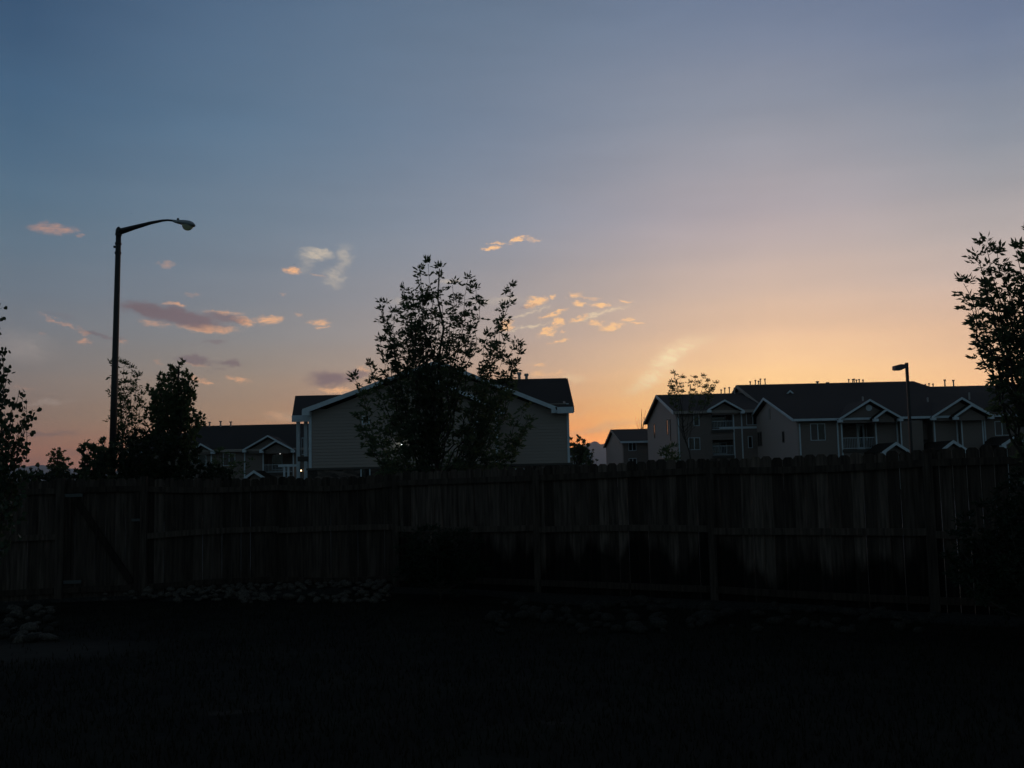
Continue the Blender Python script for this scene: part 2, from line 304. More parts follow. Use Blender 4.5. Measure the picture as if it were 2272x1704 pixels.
# ------------------------------------------------------------------ mesh helpers
class MB:
    def __init__(s): s.v = []; s.f = []; s.tone = None
    def quadprism(s, pts, off):
        """polygon pts (list of Vector) extruded by vector off"""
        n = len(pts); b = len(s.v); off = Vector(off)
        s.v += [Vector(p) for p in pts] + [Vector(p) + off for p in pts]
        s.f.append(tuple(b + i for i in range(n))); s.f.append(tuple(b + n + i for i in reversed(range(n))))
        for i in range(n):
            j = (i + 1) % n; s.f.append((b + j, b + i, b + n + i, b + n + j))
        if s.tone is not None: s.t = getattr(s, 't', []) + [s.tone] * (2 * n)
        return s
    def box(s, x0, x1, y0, y1, z0, z1):
        return s.quadprism([Vector((x0, y0, z0)), Vector((x1, y0, z0)), Vector((x1, y0, z1)), Vector((x0, y0, z1))], (0, y1 - y0, 0))
    def bar(s, a, b, w, h, upv=(0, 0, 1)):
        a = Vector(a); b = Vector(b); d = (b - a).normalized(); u = Vector(upv); sd_ = d.cross(u).normalized(); u = sd_.cross(d).normalized()
        return s.quadprism([a - sd_ * w / 2 - u * h / 2, a + sd_ * w / 2 - u * h / 2, a + sd_ * w / 2 + u * h / 2, a - sd_ * w / 2 + u * h / 2], b - a)
    def tube(s, pts, rad, n=8, cap=True):
        pts = [Vector(p) for p in pts]; rings = []
        for i, p in enumerate(pts):
            d = (pts[min(i + 1, len(pts) - 1)] - pts[max(i - 1, 0)])
            d = d.normalized() if d.length > 1e-9 else Vector((0, 0, 1))
            a = Vector((0, 1, 0)) if abs(d.y) < .9 else Vector((1, 0, 0))
            x = d.cross(a).normalized(); y = d.cross(x).normalized(); b = len(s.v); r = rad[i] if isinstance(rad, (list, tuple)) else rad
            s.v += [p + x * (r * math.cos(2 * math.pi * k / n)) + y * (r * math.sin(2 * math.pi * k / n)) for k in range(n)]; rings.append(b)
        for i in range(len(rings) - 1):
            for k in range(n):
                j = (k + 1) % n; s.f.append((rings[i] + k, rings[i] + j, rings[i + 1] + j, rings[i + 1] + k))
        if cap: s.f.append(tuple(rings[0] + k for k in reversed(range(n)))); s.f.append(tuple(rings[-1] + k for k in range(n)))
        return s
    def build(s, name, m, parent=None, smooth=False, root=None):
        me = bpy.data.meshes.new(name); off = Vector((0, 0, 0))
        r = parent
        while r is not None: off = off + Vector(r.location); r = r.parent
        me.from_pydata([tuple(v - off) for v in s.v], [], s.f); me.materials.append(m)
        if smooth: me.polygons.foreach_set('use_smooth', [True] * len(me.polygons))
        if hasattr(s, 't') and len(s.t) == len(s.v):
            a = me.color_attributes.new('tone', 'FLOAT_COLOR', 'POINT')
            a.data.foreach_set('color', [c for t in s.t for c in (t, t, t, 1)])
        elif m.name.startswith('weathered'):
            a = me.color_attributes.new('tone', 'FLOAT_COLOR', 'POINT'); a.data.foreach_set('color', [1.0] * (4 * len(me.vertices)))
        me.update(); o = bpy.data.objects.new(name, me); COL.objects.link(o); o.parent = parent
        return o
def tag(o, label=None, cat=None, group=None, kind=None):
    if label: o['label'] = label
    if cat: o['category'] = cat
    if group: o['group'] = group
    if kind: o['kind'] = kind
    return o
def thing(name, label, cat, loc, group=None):
    o = bpy.data.objects.new(name, None); COL.objects.link(o); o.location = loc; o.empty_display_size = .3
    return tag(o, label, cat, group)

# ------------------------------------------------------------------ setting: ground, mountains
o = MB(); o.v = [Vector(p) for p in ((-30000, -3000, -.06), (30000, -3000, -.06), (30000, 32000, -.06), (-30000, 32000, -.06))]; o.f = [(0, 1, 2, 3)]
tag(o.build('ground', M['earth']), kind='structure')
o = MB(); o.v = [Vector(p) for p in ((-60, 20, -.05), (70, 20, -.05), (70, 50, -.05), (-60, 50, -.05))]; o.f = [(0, 1, 2, 3)]
tag(o.build('parking_lot', M['asphalt']), kind='structure')

def mountains():
    b = MB(); rnd = random.Random(3); prof = {}
    # ridge heights read off the photo where the range shows: x, y
    key = [(-300,1030),(0,1036),(60,1036),(95,1031),(130,1040),(300,1046),(700,1030),(1150,1010),(1270,1003),(1296,990),(1312,982),(1322,979),(1335,985),(1350,984),(1420,990),(1700,1000),(2300,990),(2700,1000)]
    Y = 15000; n = 420; rows = 7
    xs = np.linspace(-300, 2700, n)
    hz = np.interp(xs, [k[0] for k in key], [k[1] for k in key])
    for i in range(n):
        t = at(xs[i], hz[i], Y); h = max(60, t.z) + 14 * math.sin(i * 1.7) * rnd.random() + rnd.uniform(-7, 7)
        for r in range(rows):
            f = r / (rows - 1); y = Y - 3200 * (1 - f); xx = t.x * (y / Y) if False else t.x
            b.v.append(Vector((xx + rnd.uniform(-25, 25), y + rnd.uniform(-80, 80), -.045 + h * f ** 1.35 * (1 + (rnd.uniform(-.10, .10) if 0 < r < rows - 1 else 0)))))
    for i in range(n - 1):
        for r in range(rows - 1):
            a = i * rows + r; b.f.append((a, a + rows, a + rows + 1, a + 1))
    # back slope, so the range has thickness
    base = len(b.v)
    for i in range(n): p = b.v[i * rows + rows - 1]; b.v.append(Vector((p.x, p.y + 3400, -.045)))
    for i in range(n - 1): b.f.append((i * rows + rows - 1, (i + 1) * rows + rows - 1, base + i + 1, base + i))
    tag(b.build('mountains', M['mountain'], smooth=True), kind='structure')
mountains()

# ------------------------------------------------------------------ building helpers (all axis aligned: X right, Y away, Z up)
def XZ(px, py, Y): p = at(px, py, Y); return p.x, p.z
def wall_holes(b, x0, x1, z0, z1, y, th, holes):
    xs = sorted({x0, x1, *[h[0] for h in holes], *[h[1] for h in holes]})
    for a, c in zip(xs[:-1], xs[1:]):
        if a < x0 - 1e-6 or c > x1 + 1e-6: continue
        hz = sorted([(h[2], h[3]) for h in holes if h[0] <= a + 1e-6 and h[1] >= c - 1e-6]); z = z0
        for h0, h1 in hz:
            if h0 > z: b.box(a, c, y, y + th, z, h0)
            z = h1
        if z1 > z: b.box(a, c, y, y + th, z, z1)
def window(parent, x0, x1, z0, z1, y, panes=2, blind=None, fr=.05):
    """frame stands 40 mm proud of the wall face y, facing -Y"""
    b = MB(); b.box(x0, x1, y - .04, y, z0, z0 + fr).box(x0, x1, y - .04, y, z1 - fr, z1)
    b.box(x0, x0 + fr, y - .04, y, z0 + fr, z1 - fr).box(x1 - fr, x1, y - .04, y, z0 + fr, z1 - fr)
    w = (x1 - x0) / panes
    for i in range(1, panes): b.box(x0 + i * w - .03, x0 + i * w + .03, y - .035, y, z0 + fr, z1 - fr)
    f = b.build('window_frame', M['trim'], parent)
    for i in range(panes):
        p = MB(); p.box(x0 + i * w + (.035 if i else fr), x0 + (i + 1) * w - (fr if i == panes - 1 else .035), y - .012, y - .002, z0 + fr, z1 - fr)
        p.build('pane', blind if (blind and i == 0) else M['glass'], f)
    return f
def window_px(parent, px0, py0, px1, py1, y, **k):
    x0, z1 = XZ(px0, py0, y); x1, z0 = XZ(px1, py1, y)
    return window(parent, x0, x1, z0, z1, y, **k)
def end_window(parent, x, y0, y1, z0, z1, panes=1):
    """window on a wall facing -X"""
    b = MB(); fr = .07
    b.box(x - .04, x, y0, y1, z0, z0 + fr).box(x - .04, x, y0, y1, z1 - fr, z1).box(x - .04, x, y0, y0 + fr, z0 + fr, z1 - fr).box(x - .04, x, y1 - fr, y1, z0 + fr, z1 - fr)
    if panes == 2: ym = (y0 + y1) / 2; b.box(x - .035, x, ym - .03, ym + .03, z0 + fr, z1 - fr)
    f = b.build('window_frame', M['siding_dark'], parent)
    MB().box(x - .012, x - .002, y0 + fr, y1 - fr, z0 + fr, z1 - fr).build('pane', M['glass'], f)
def slab(a, b_, c, d, t=.18):
    """roof slab: a-b lower edge, c-d upper edge (a under d), thickness downwards"""
    m = MB(); n = (Vector(b_) - Vector(a)).cross(Vector(d) - Vector(a)).normalized()
    if n.z < 0: n = -n
    m.quadprism([Vector(a), Vector(b_), Vector(c), Vector(d)], -n * t); return m
def gable_front(parent, L_, P_, R_, y, back, over=.45, ret=True, rake=.15, wallmat=None, zwall=None, roofpart=None, wall_left=True):
    """front facing gable. L_,P_,R_ = (x,z) of rake bottoms and peak, at the rake plane y-over; roof runs back to y=back"""
    yf = y - over
    lx, lz = L_; px, pz = P_; rx, rz = R_
    tt = .16
    for (ax, az), s in (((lx, lz), 1), ((rx, rz), -1)):
        slab((ax, yf, az), (ax, back, az), (px, back, pz), (px, yf, pz), tt).build('roof_slope', M['shingle'], parent)
        d = Vector((px - ax, 0, pz - az)).normalized(); n = Vector((-d.z, 0, d.x)) * (1 if s > 0 else -1)
        if n.z > 0: n = -n
        a0 = Vector((ax, yf - .05, az + .03)); p0 = Vector((px, yf - .05, pz + .03))
        nn = n * rake
        # mitred board
        dz = rake / abs(d.x)
        m = MB(); m.quadprism([a0, p0, p0 - Vector((0, 0, dz)), a0 - Vector((0, 0, dz))], (0, .047, 0)); m.build('rake_board', M['trim'], parent)
        if ret:
            w = .34 * s; x0, x1 = sorted((ax - .02 * s, ax + w)); MB().box(x0, x1, yf - .055, yf + .3, az - .25, az - .04).build('eave_return', M['trim'], parent)
    if wallmat:
        zw = zwall if zwall is not None else min(lz, rz) - .3
        k = .30
        m = MB(); sl = (pz - lz) / (px - lx); sr = (pz - rz) / (rx - px)
        xl, xr = lx + .5, rx - .5
        m.quadprism([Vector((xl, y, zw)), Vector((xr, y, zw)), Vector((xr, y, rz + .5 * sr - k)), Vector((px, y, pz - k)), Vector((xl, y, lz + .5 * sl - k))], (0, .12, 0))
        m.build('gable_wall', wallmat, parent)
def railing(parent, x0, x1, z0, z1, y):
    b = MB(); b.box(x0, x1, y - .03, y + .03, z1 - .045, z1).box(x0, x1, y - .03, y + .03, z0, z0 + .045)
    n = max(3, int((x1 - x0) / .13))
    for i in range(n + 1):
        x = x0 + (x1 - x0) * i / n; b.box(x - .009, x + .009, y - .009, y + .009, z0 + .045, z1 - .045)
    return b.build('railing', M['trim'], parent)
def recess(parent, x0, x1, z0, z1, y, depth, door=None, win=None, wallmat='siding_dark'):
    b = MB(); b.box(x0, x1, y + depth, y + depth + .1, z0, z1).box(x0 - .1, x0 - .001, y + .13, y + depth, z0, z1).box(x1 + .001, x1 + .1, y + .13, y + depth, z0, z1)
    w = b.build('balcony_wall', M[wallmat], parent)
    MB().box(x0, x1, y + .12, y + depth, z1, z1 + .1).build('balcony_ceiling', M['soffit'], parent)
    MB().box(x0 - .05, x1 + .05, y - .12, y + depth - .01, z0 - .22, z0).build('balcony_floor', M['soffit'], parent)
    if door:
        d = MB().box(door[0], door[1], y + depth - .05, y + depth - .002, z0 + .02, z0 + 2.05).build('door', M['trim'], parent)
        MB().box(door[0] + .15, door[1] - .15, y + depth - .07, y + depth - .052, z0 + .2, z0 + 1.9).build('door_glass', M['glass'], d)
    if win: window(parent, win[0], win[1], win[2], win[3], y + depth, panes=win[4] if len(win) > 4 else 1)
def cornerboard(parent, x, y, z0, z1, w=.14):
    w *= .72
    MB().box(x - w / 2, x + w / 2, y - .05, y - .003, z0, z1).build('corner_board', M['trim'], parent)
def pipes(parent, lst, Y, zr=None, r=.055):
    for px, py in lst:
        t = at(px, py, Y - .5); h = 1.0
        b = MB(); z0 = t.z - .2 - random.uniform(.9, 1.3)
        ln = random.uniform(-.05, .05)
        b.tube([(t.x + ln, Y - .5, z0), (t.x, Y - .5, t.z - .1)], r, 8).tube([(t.x, Y - .5, t.z - .14), (t.x, Y - .5, t.z - .09), (t.x, Y - .5, t.z)], [r * 1.2, r * 1.9, r * 1.9], 8)
        p = b.build('vent_pipe', M['pipe'], parent)
        MB().tube([(t.x + ln, Y - .5, z0), (t.x + ln, Y - .5, z0 + .12)], [r * 3, r * 1.5], 8).build('flashing', M['pipe'], p)

# ---- big gable-ended house behind the centre tree (51 m)
def big_house():
    Y = 52.0; YN = 51.0
    r = thing('gable_end_house', 'large tan sided house with stone base and wide gable end, behind the centre tree', 'house', (at(970, 1054, 58).x, 58, 0))
    lw, ez = XZ(685, 905, Y); rw, _ = XZ(1262, 905, Y); gr, _ = XZ(1226, 905, Y); _, zs = XZ(975, 1035, Y)
    # main wall, right part and stone belt
    b = MB(); b.box(lw, rw, Y, Y + .3, zs, ez - .05).box(rw - .3, rw, Y + .3, Y + 12, zs, ez - .05).box(lw, lw + .3, Y + .3, Y + 12, zs, ez - .05)
    b.box(lw + .3, rw - .3, Y + 11.7, Y + 12, zs, ez - .05)
    w = b.build('wall', M['siding'], r)
    s = MB(); s.box(lw - .06, rw + .06, Y - .10, Y + 12.06, -.1, zs - .06).build('stone_base', M['stone'], r)
    MB().box(lw - .1, rw + .1, Y - .16, Y + .02, zs - .058, zs + .04).build('stone_cap', M['soffit'], r)
    # main gable
    Lp = XZ(671, 909, Y - .5); Pk = XZ(970, 800, Y - .5); Rp = XZ(1238, 905, Y - .5)
    gable_front(r, Lp, Pk, Rp, Y, Y + 9, over=.5, wallmat=M['siding'], zwall=ez - .1, rake=.20)
    # nested gable standing a metre forward, sharing the left slope
    nl, _ = XZ(685, 905, YN); nr, _ = XZ(1104, 905, YN)
    L2 = XZ(671, 911, YN - .5); P2 = XZ(913, 819, YN - .5); R2 = XZ(1118, 908, YN - .5)
    gable_front(r, L2, P2, R2, YN, Y + .2, over=.5, wallmat=M['siding'], zwall=ez - .14, rake=.20)
    MB().box(nl, nr, YN, Y - .01, zs, ez - .14).build('wall', M['siding'], r)
    MB().box(nl - .06, nr + .06, YN - .1, Y - .11, -.1, zs - .06).build('stone_base', M['stone'], r)
    MB().box(nl - .1, nr + .1, YN - .16, YN + .02, zs - .058, zs + .04).build('stone_cap', M['soffit'], r)
    cornerboard(r, nl + .07, YN, zs + .05, ez - .15, .2); cornerboard(r, nr - .07, YN, zs + .05, ez - .15, .16); cornerboard(r, rw - .07, Y, zs + .05, ez - .06, .16)
    # cross roof on the right, ridge across
    a = Vector((at(1272, 903, Y - .6).x, Y - .6, at(1255, 903, Y - .6).z)); rx, rz = XZ(1243, 839, Y + 6)
    lx = at(985, 839, Y + 6).x
    lxe = at(1234, 905, Y - .6).x
    sl = slab((lxe, a.y, a.z), (a.x, a.y, a.z), (rx + .35, Y + 6, rz), (lx, Y + 6, rz)); rf = sl.build('roof_slope', M['shingle'], r)
    slab((lx, Y + 12.6, a.z), (a.x, Y + 12.6, a.z), (rx + .35, Y + 6, rz), (lx, Y + 6, rz)).build('roof_slope', M['shingle'], r)
    m = MB(); m.quadprism([Vector((rw - .15, Y, ez - .06)), Vector((rw - .15, Y + 12, ez - .06)), Vector((rw - .15, Y + 6, rz - .3))], (-.12, 0, 0)); m.build('gable_wall', M['siding'], r)
    m = MB(); m.box(at(1236, 905, Y - .6).x, a.x, a.y - .08, a.y, a.z - .32, a.z + .0); m.build('gutter', M['trim'], r)
    pr = rx + .38
    for y0 in (Y - .6, Y + 12.6):
        MB().quadprism([Vector((a.x + .003, y0, a.z)), Vector((pr + .003, Y + 6, rz)), Vector((pr + .003, Y + 6, rz - .28)), Vector((a.x + .003, y0, a.z - .28))], (.04, 0, 0)).build('rake_board', M['soffit'], r)
    for px in (1152, 1168):
        t = at(px, 830 if px == 1152 else 833, Y + 6); p = MB().tube([(t.x, t.y, t.z - .8), (t.x, t.y, t.z)], .085, 10).build('vent_pipe', M['pipe'], rf)
        MB().tube([(t.x, t.y, t.z - .03), (t.x, t.y, t.z + .1)], .13, 10).build('cap', M['pipe'], p)
    # left wing: lower roof, recessed balcony side
    wy = Y + 1.6
    ax, az = XZ(648, 922, wy - .5); bx, _ = XZ(720, 922, wy - .5); cx, cz = XZ(655, 878, wy + 5); dx, _ = XZ(800, 878, wy + 5)
    slab((ax, wy - .5, az), (dx, wy - .5, az), (dx, wy + 5, cz), (cx, wy + 5, cz)).build('roof_slope', M['shingle'], r)
    slab((ax, wy + 10.5, az), (dx, wy + 10.5, az), (dx, wy + 5, cz), (cx, wy + 5, cz)).build('roof_slope', M['shingle'], r)
    MB().box(ax, at(700, 922, wy - .5).x, wy - .58, wy - .5, az - .34, az).build('gutter', M['trim'], r)
    wx = at(676, 930, wy).x
    MB().box(ax + .5, lw + 1, wy + 1.4, wy + 1.6, -.1, az - .1).build('wall', M['siding_dark'], r)
    for px in (662, 679):
        x = at(px, 1000, wy).x; MB().box(x - .09, x + .09, wy - .09, wy + .09, -.1, az - .2).build('balcony_post', M['trim'], r)
    x0 = at(662, 0, wy).x; x1 = at(684, 0, wy).x
    zf = XZ(670, 1013, wy)[1]; MB().box(x0 - .1, x1, wy - .1, wy + 1.39, zf - .25, zf).build('balcony_floor', M['soffit'], r); railing(r, x0 + .1, x1 - .15, zf + .08, zf + 1.0, wy)
    # clapboard courses, each a board thicker at its foot
    def courses(x0, x1, z0, z1, y, slope=None):
        b = MB(); z = z0; h = .155
        while z < z1 - .03:
            zt = min(z + h, z1); a_, c_ = x0, x1
            if slope:
                (lx_, lz_), (px_, pz_), (rx_, rz_) = slope
                a_ = max(x0, lx_ + (zt + .36 - lz_) * (px_ - lx_) / (pz_ - lz_)); c_ = min(x1, rx_ - (zt + .36 - rz_) * (rx_ - px_) / (pz_ - rz_))
                if c_ - a_ < .3: break
            b.quadprism([Vector((a_, y - .003, z)), Vector((a_, y - .019, z)), Vector((a_, y - .006, zt)), Vector((a_, y - .003, zt))], (c_ - a_, 0, 0)); z += h
        return b.build('clapboards', M['siding'], r)
    courses(nl + .16, nr - .14, zs + .06, ez - .15, YN); courses(nr + .02, rw - .14, zs + .06, ez - .08, Y)
    zg = ez - .14
    courses(nl + .3, nr - .3, zg + .01, P2[1], YN, (L2, P2, R2)); courses(lw + .3, gr - .3, ez - .1 + .01, Pk[1], Y, (Lp, Pk, Rp))
    # windows
    window_px(r, 803, 923, 820, 942, YN, panes=1, blind=M['paleblind'])
    window_px(r, 800, 1037, 822, 1064, YN - .1, panes=1)
    window_px(r, 1140, 1040, 1170, 1066, Y - .1, panes=2)
    window_px(r, 1040, 935, 1064, 965, YN, panes=2)
    return r
BH = big_house()
def wall_light(px, py, Y, m, label, s=.07):
    t = at(px, py, Y); r = thing('wall_light', label, 'wall light', (t.x, t.y, t.z - .2))
    b = MB(); b.box(t.x - .05, t.x + .05, Y - .02, Y + .10, t.z - .14, t.z + .14).box(t.x - .08, t.x + .08, Y - .16, Y, t.z + s + .02, t.z + s + .05).box(t.x - .06, t.x + .06, Y - .15, Y, t.z - s - .05, t.z - s - .02)
    b.build('bracket', M['pole'], r)
    MB().tube([(t.x, Y - .09, t.z - s), (t.x, Y - .09, t.z), (t.x, Y - .09, t.z + s)], [s * .6, s * .8, s * .45], 10).build('bulb', m, r)
wall_light(893, 984, 50.88, M['cool'], 'lit white wall lantern shining through the centre tree', .085)

# ---- T: three storey block right of centre, end wall on the left
def tall_block():
    Y = 92.0; x0, ez = XZ(1503, 913, Y); D = 20; zr = XZ(1465, 876, Y + 10)[1]
    x1 = 23.2
    r = thing('apartment_block', 'two balcony apartment block with pale end wall, behind the sparse young tree', 'apartment block', (19, 102, 0))
    holes = []
    bx0, bzt = XZ(1578, 912, Y); bx1, bzf = XZ(1626, 954, Y); _, lzt = XZ(1600, 976, Y); _, lzf = XZ(1600, 1011, Y)
    holes = [(bx0, bx1, bzf, bzt), (bx0, bx1, lzf, lzt)]
    b = MB(); wall_holes(b, x0, x1, -.1, ez - .12, Y, .12, holes); b.build('wall', M['siding_dark'], r)
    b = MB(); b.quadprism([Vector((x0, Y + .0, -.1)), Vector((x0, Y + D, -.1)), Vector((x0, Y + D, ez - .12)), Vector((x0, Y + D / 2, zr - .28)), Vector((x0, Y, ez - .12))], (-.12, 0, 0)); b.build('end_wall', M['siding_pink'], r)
    MB().box(x0, x1, Y + D - .12, Y + D, -.1, ez - .12).build('wall', M['siding_dark'], r)
    xa = x0 - .45
    slab((xa, Y - .5, ez), (x1, Y - .5, ez), (x1, Y + D / 2, zr), (xa, Y + D / 2, zr)).build('roof_slope', M['shingle'], r)
    slab((xa, Y + D + .5, ez), (x1, Y + D + .5, ez), (x1, Y + D / 2, zr), (xa, Y + D / 2, zr)).build('roof_slope', M['shingle'], r)
    for y0 in (Y - .5, Y + D + .5):
        MB().quadprism([Vector((xa - .003, y0, ez)), Vector((xa - .003, Y + D / 2, zr)), Vector((xa - .003, Y + D / 2, zr - .3)), Vector((xa - .003, y0, ez - .3))], (-.05, 0, 0)).build('rake_board', M['trim'] if y0 < Y else M['siding_dark'], r)
    MB().box(xa, x1, Y - .56, Y - .5, ez - .26, ez).build('gutter', M['siding'], r)
    cornerboard(r, x0 + .05, Y, -.1, ez - .15)
    gable_front(r, XZ(1570, 909, Y - .9), XZ(1608, 887, Y - .9), XZ(1652, 911, Y - .9), Y - .45, Y + 6, wallmat=M['siding_dark'], rake=.15)
    recess(r, bx0, bx1, bzf, bzt, Y, 1.6, win=(bx0 + .3, bx0 + 1.6, bzf + .3, bzt - .3))
    recess(r, bx0, bx1, lzf, lzt, Y, 1.6, win=(bx0 + .3, bx1 - .3, lzf + .2, lzt - .2, 2))
    railing(r, bx0, bx1, bzf + .05, bzf + .85, Y + .06); railing(r, bx0, bx1, lzf + .05, lzf + .9, Y + .06)
    for px in (1628, 1646): cornerboard(r, at(px, 950, Y).x, Y, -.1, ez - .3, .16)
    window_px(r, 1655, 915, 1685, 943, Y, blind=M['blind']); window_px(r, 1538, 917, 1552, 945, Y, panes=1)
    window_px(r, 1527, 971, 1554, 998, Y); window_px(r, 1659, 968, 1670, 994, Y, panes=1)
    MB().box(x1 - 4.5, x1, Y - .04, Y - .003, bzf + .1, bzf + .3).build('band_board', M['trim'], r)
    for ys, z0 in ((Y + 5, 5.2), (Y + 14, 5.2), (Y + 5.5, 1.4), (Y + 13, 1.4)): end_window(r, x0 - .12, ys, ys + .8, z0, z0 + 1.5)
    for (ya, za, zb) in ((Y + 3.4, 4.6, 6.6), (Y + 7.6, 1.2, 3.1)): MB().box(x0 - .2, x0 - .122, ya, ya + .25, za, zb).build('utility_box', M['siding_dark'], r)
    MB().box(x0 - .3, x0 - .122, Y + 8, Y + 8.4, 3.1, 3.25).build('wall_fixture', M['trim'], r)
    rf = [c for c in r.children if c.name.startswith('roof_slope')][0]
    pipes(rf, [(1600, 864), (1608, 860), (1618, 859), (1629.6, 860)], Y + D / 2)
tall_block()

# ---- R0/R2: long rear block with the high ridge
def rear_block():
    Y = 92.0; D = 24; yr = Y + 12
    r = thing('apartment_block', 'long high ridged apartment roof rising behind the two porch gables', 'apartment block', (45, 104, 0))
    x0 = 23.4; zr = XZ(1643, 854, yr)[1]; ez = XZ(1708, 911, Y)[1]; x1 = at(2027, 847, yr).x; zr2 = XZ(2100, 857, yr)[1]; x2 = 66
    MB().box(x0, x2, Y, Y + .2, -.1, ez - .1).box(x0, x0 + .2, Y + .2, Y + D, -.1, ez - .1).box(x0, x2, Y + D - .2, Y + D, -.1, ez - .1).build('wall', M['siding_dark'], r)
    MB().quadprism([Vector((x0, Y, ez - .1)), Vector((x0, Y + D, ez - .1)), Vector((x0, yr, zr - .3))], (.15, 0, 0)).build('gable_wall', M['siding_dark'], r)
    xa = x0 - .3
    sl = slab((xa, Y - .5, ez), (x1 + 1.2, Y - .5, ez), (x1, yr, zr), (xa, yr, zr)).build('roof_slope', M['shingle'], r)
    slab((xa, Y + D + .5, ez), (x1 + 1.2, Y + D + .5, ez), (x1, yr, zr), (xa, yr, zr)).build('roof_slope', M['shingle'], r)
    hp = MB(); hp.quadprism([Vector((x1 - .02, yr, zr)), Vector((x1 + 1.2, yr - 2.5, zr2 - .4)), Vector((x1 + 1.2, yr + 2.5, zr2 - .4))], (0, 0, -.2)); hp.build('hip', M['shingle'], r)
    s2 = slab((x1, Y - .52, ez - .03), (x2, Y - .52, ez - .03), (x2, yr, zr2), (x1, yr, zr2)).build('roof_slope', M['shingle'], r)
    slab((x1, Y + D + .5, ez - .03), (x2, Y + D + .5, ez - .03), (x2, yr, zr2), (x1, yr, zr2)).build('roof_slope', M['shingle'], r)
    for y0 in (Y - .5, Y + D + .5):
        MB().quadprism([Vector((xa - .003, y0, ez)), Vector((xa - .003, yr, zr)), Vector((xa - .003, yr, zr - .32)), Vector((xa - .003, y0, ez - .32))], (-.05, 0, 0)).build('rake_board', M['siding'] if y0 < Y else M['siding_dark'], r)
    pipes(sl, [(1664.6, 846), (1675.8, 843), (1683, 844.6), (1687, 840), (1697, 840), (1883, 841), (1892, 841), (1895, 840), (1900, 842), (1906, 841), (1914.6, 842)], yr)
    pipes(sl, [(1813.5, 846), (1836, 848)], yr, r=.1)
    pipes(s2, [(2053, 852), (2061, 850), (2070, 851)], yr); pipes(s2, [(2096, 842), (2115, 843), (2197, 840), (2221, 839)], yr, r=.075)
    # little roof dormer
    yd = yr - 5; Lp = XZ(1738, 880, yd); Pk = XZ(1753, 866, yd); Rp = XZ(1768, 879, yd)
    gable_front(r, Lp, Pk, Rp, yd + .2, yd + 4, over=.2, ret=False, rake=.14, wallmat=M['shingle'], zwall=Lp[1] - .6)
rear_block()

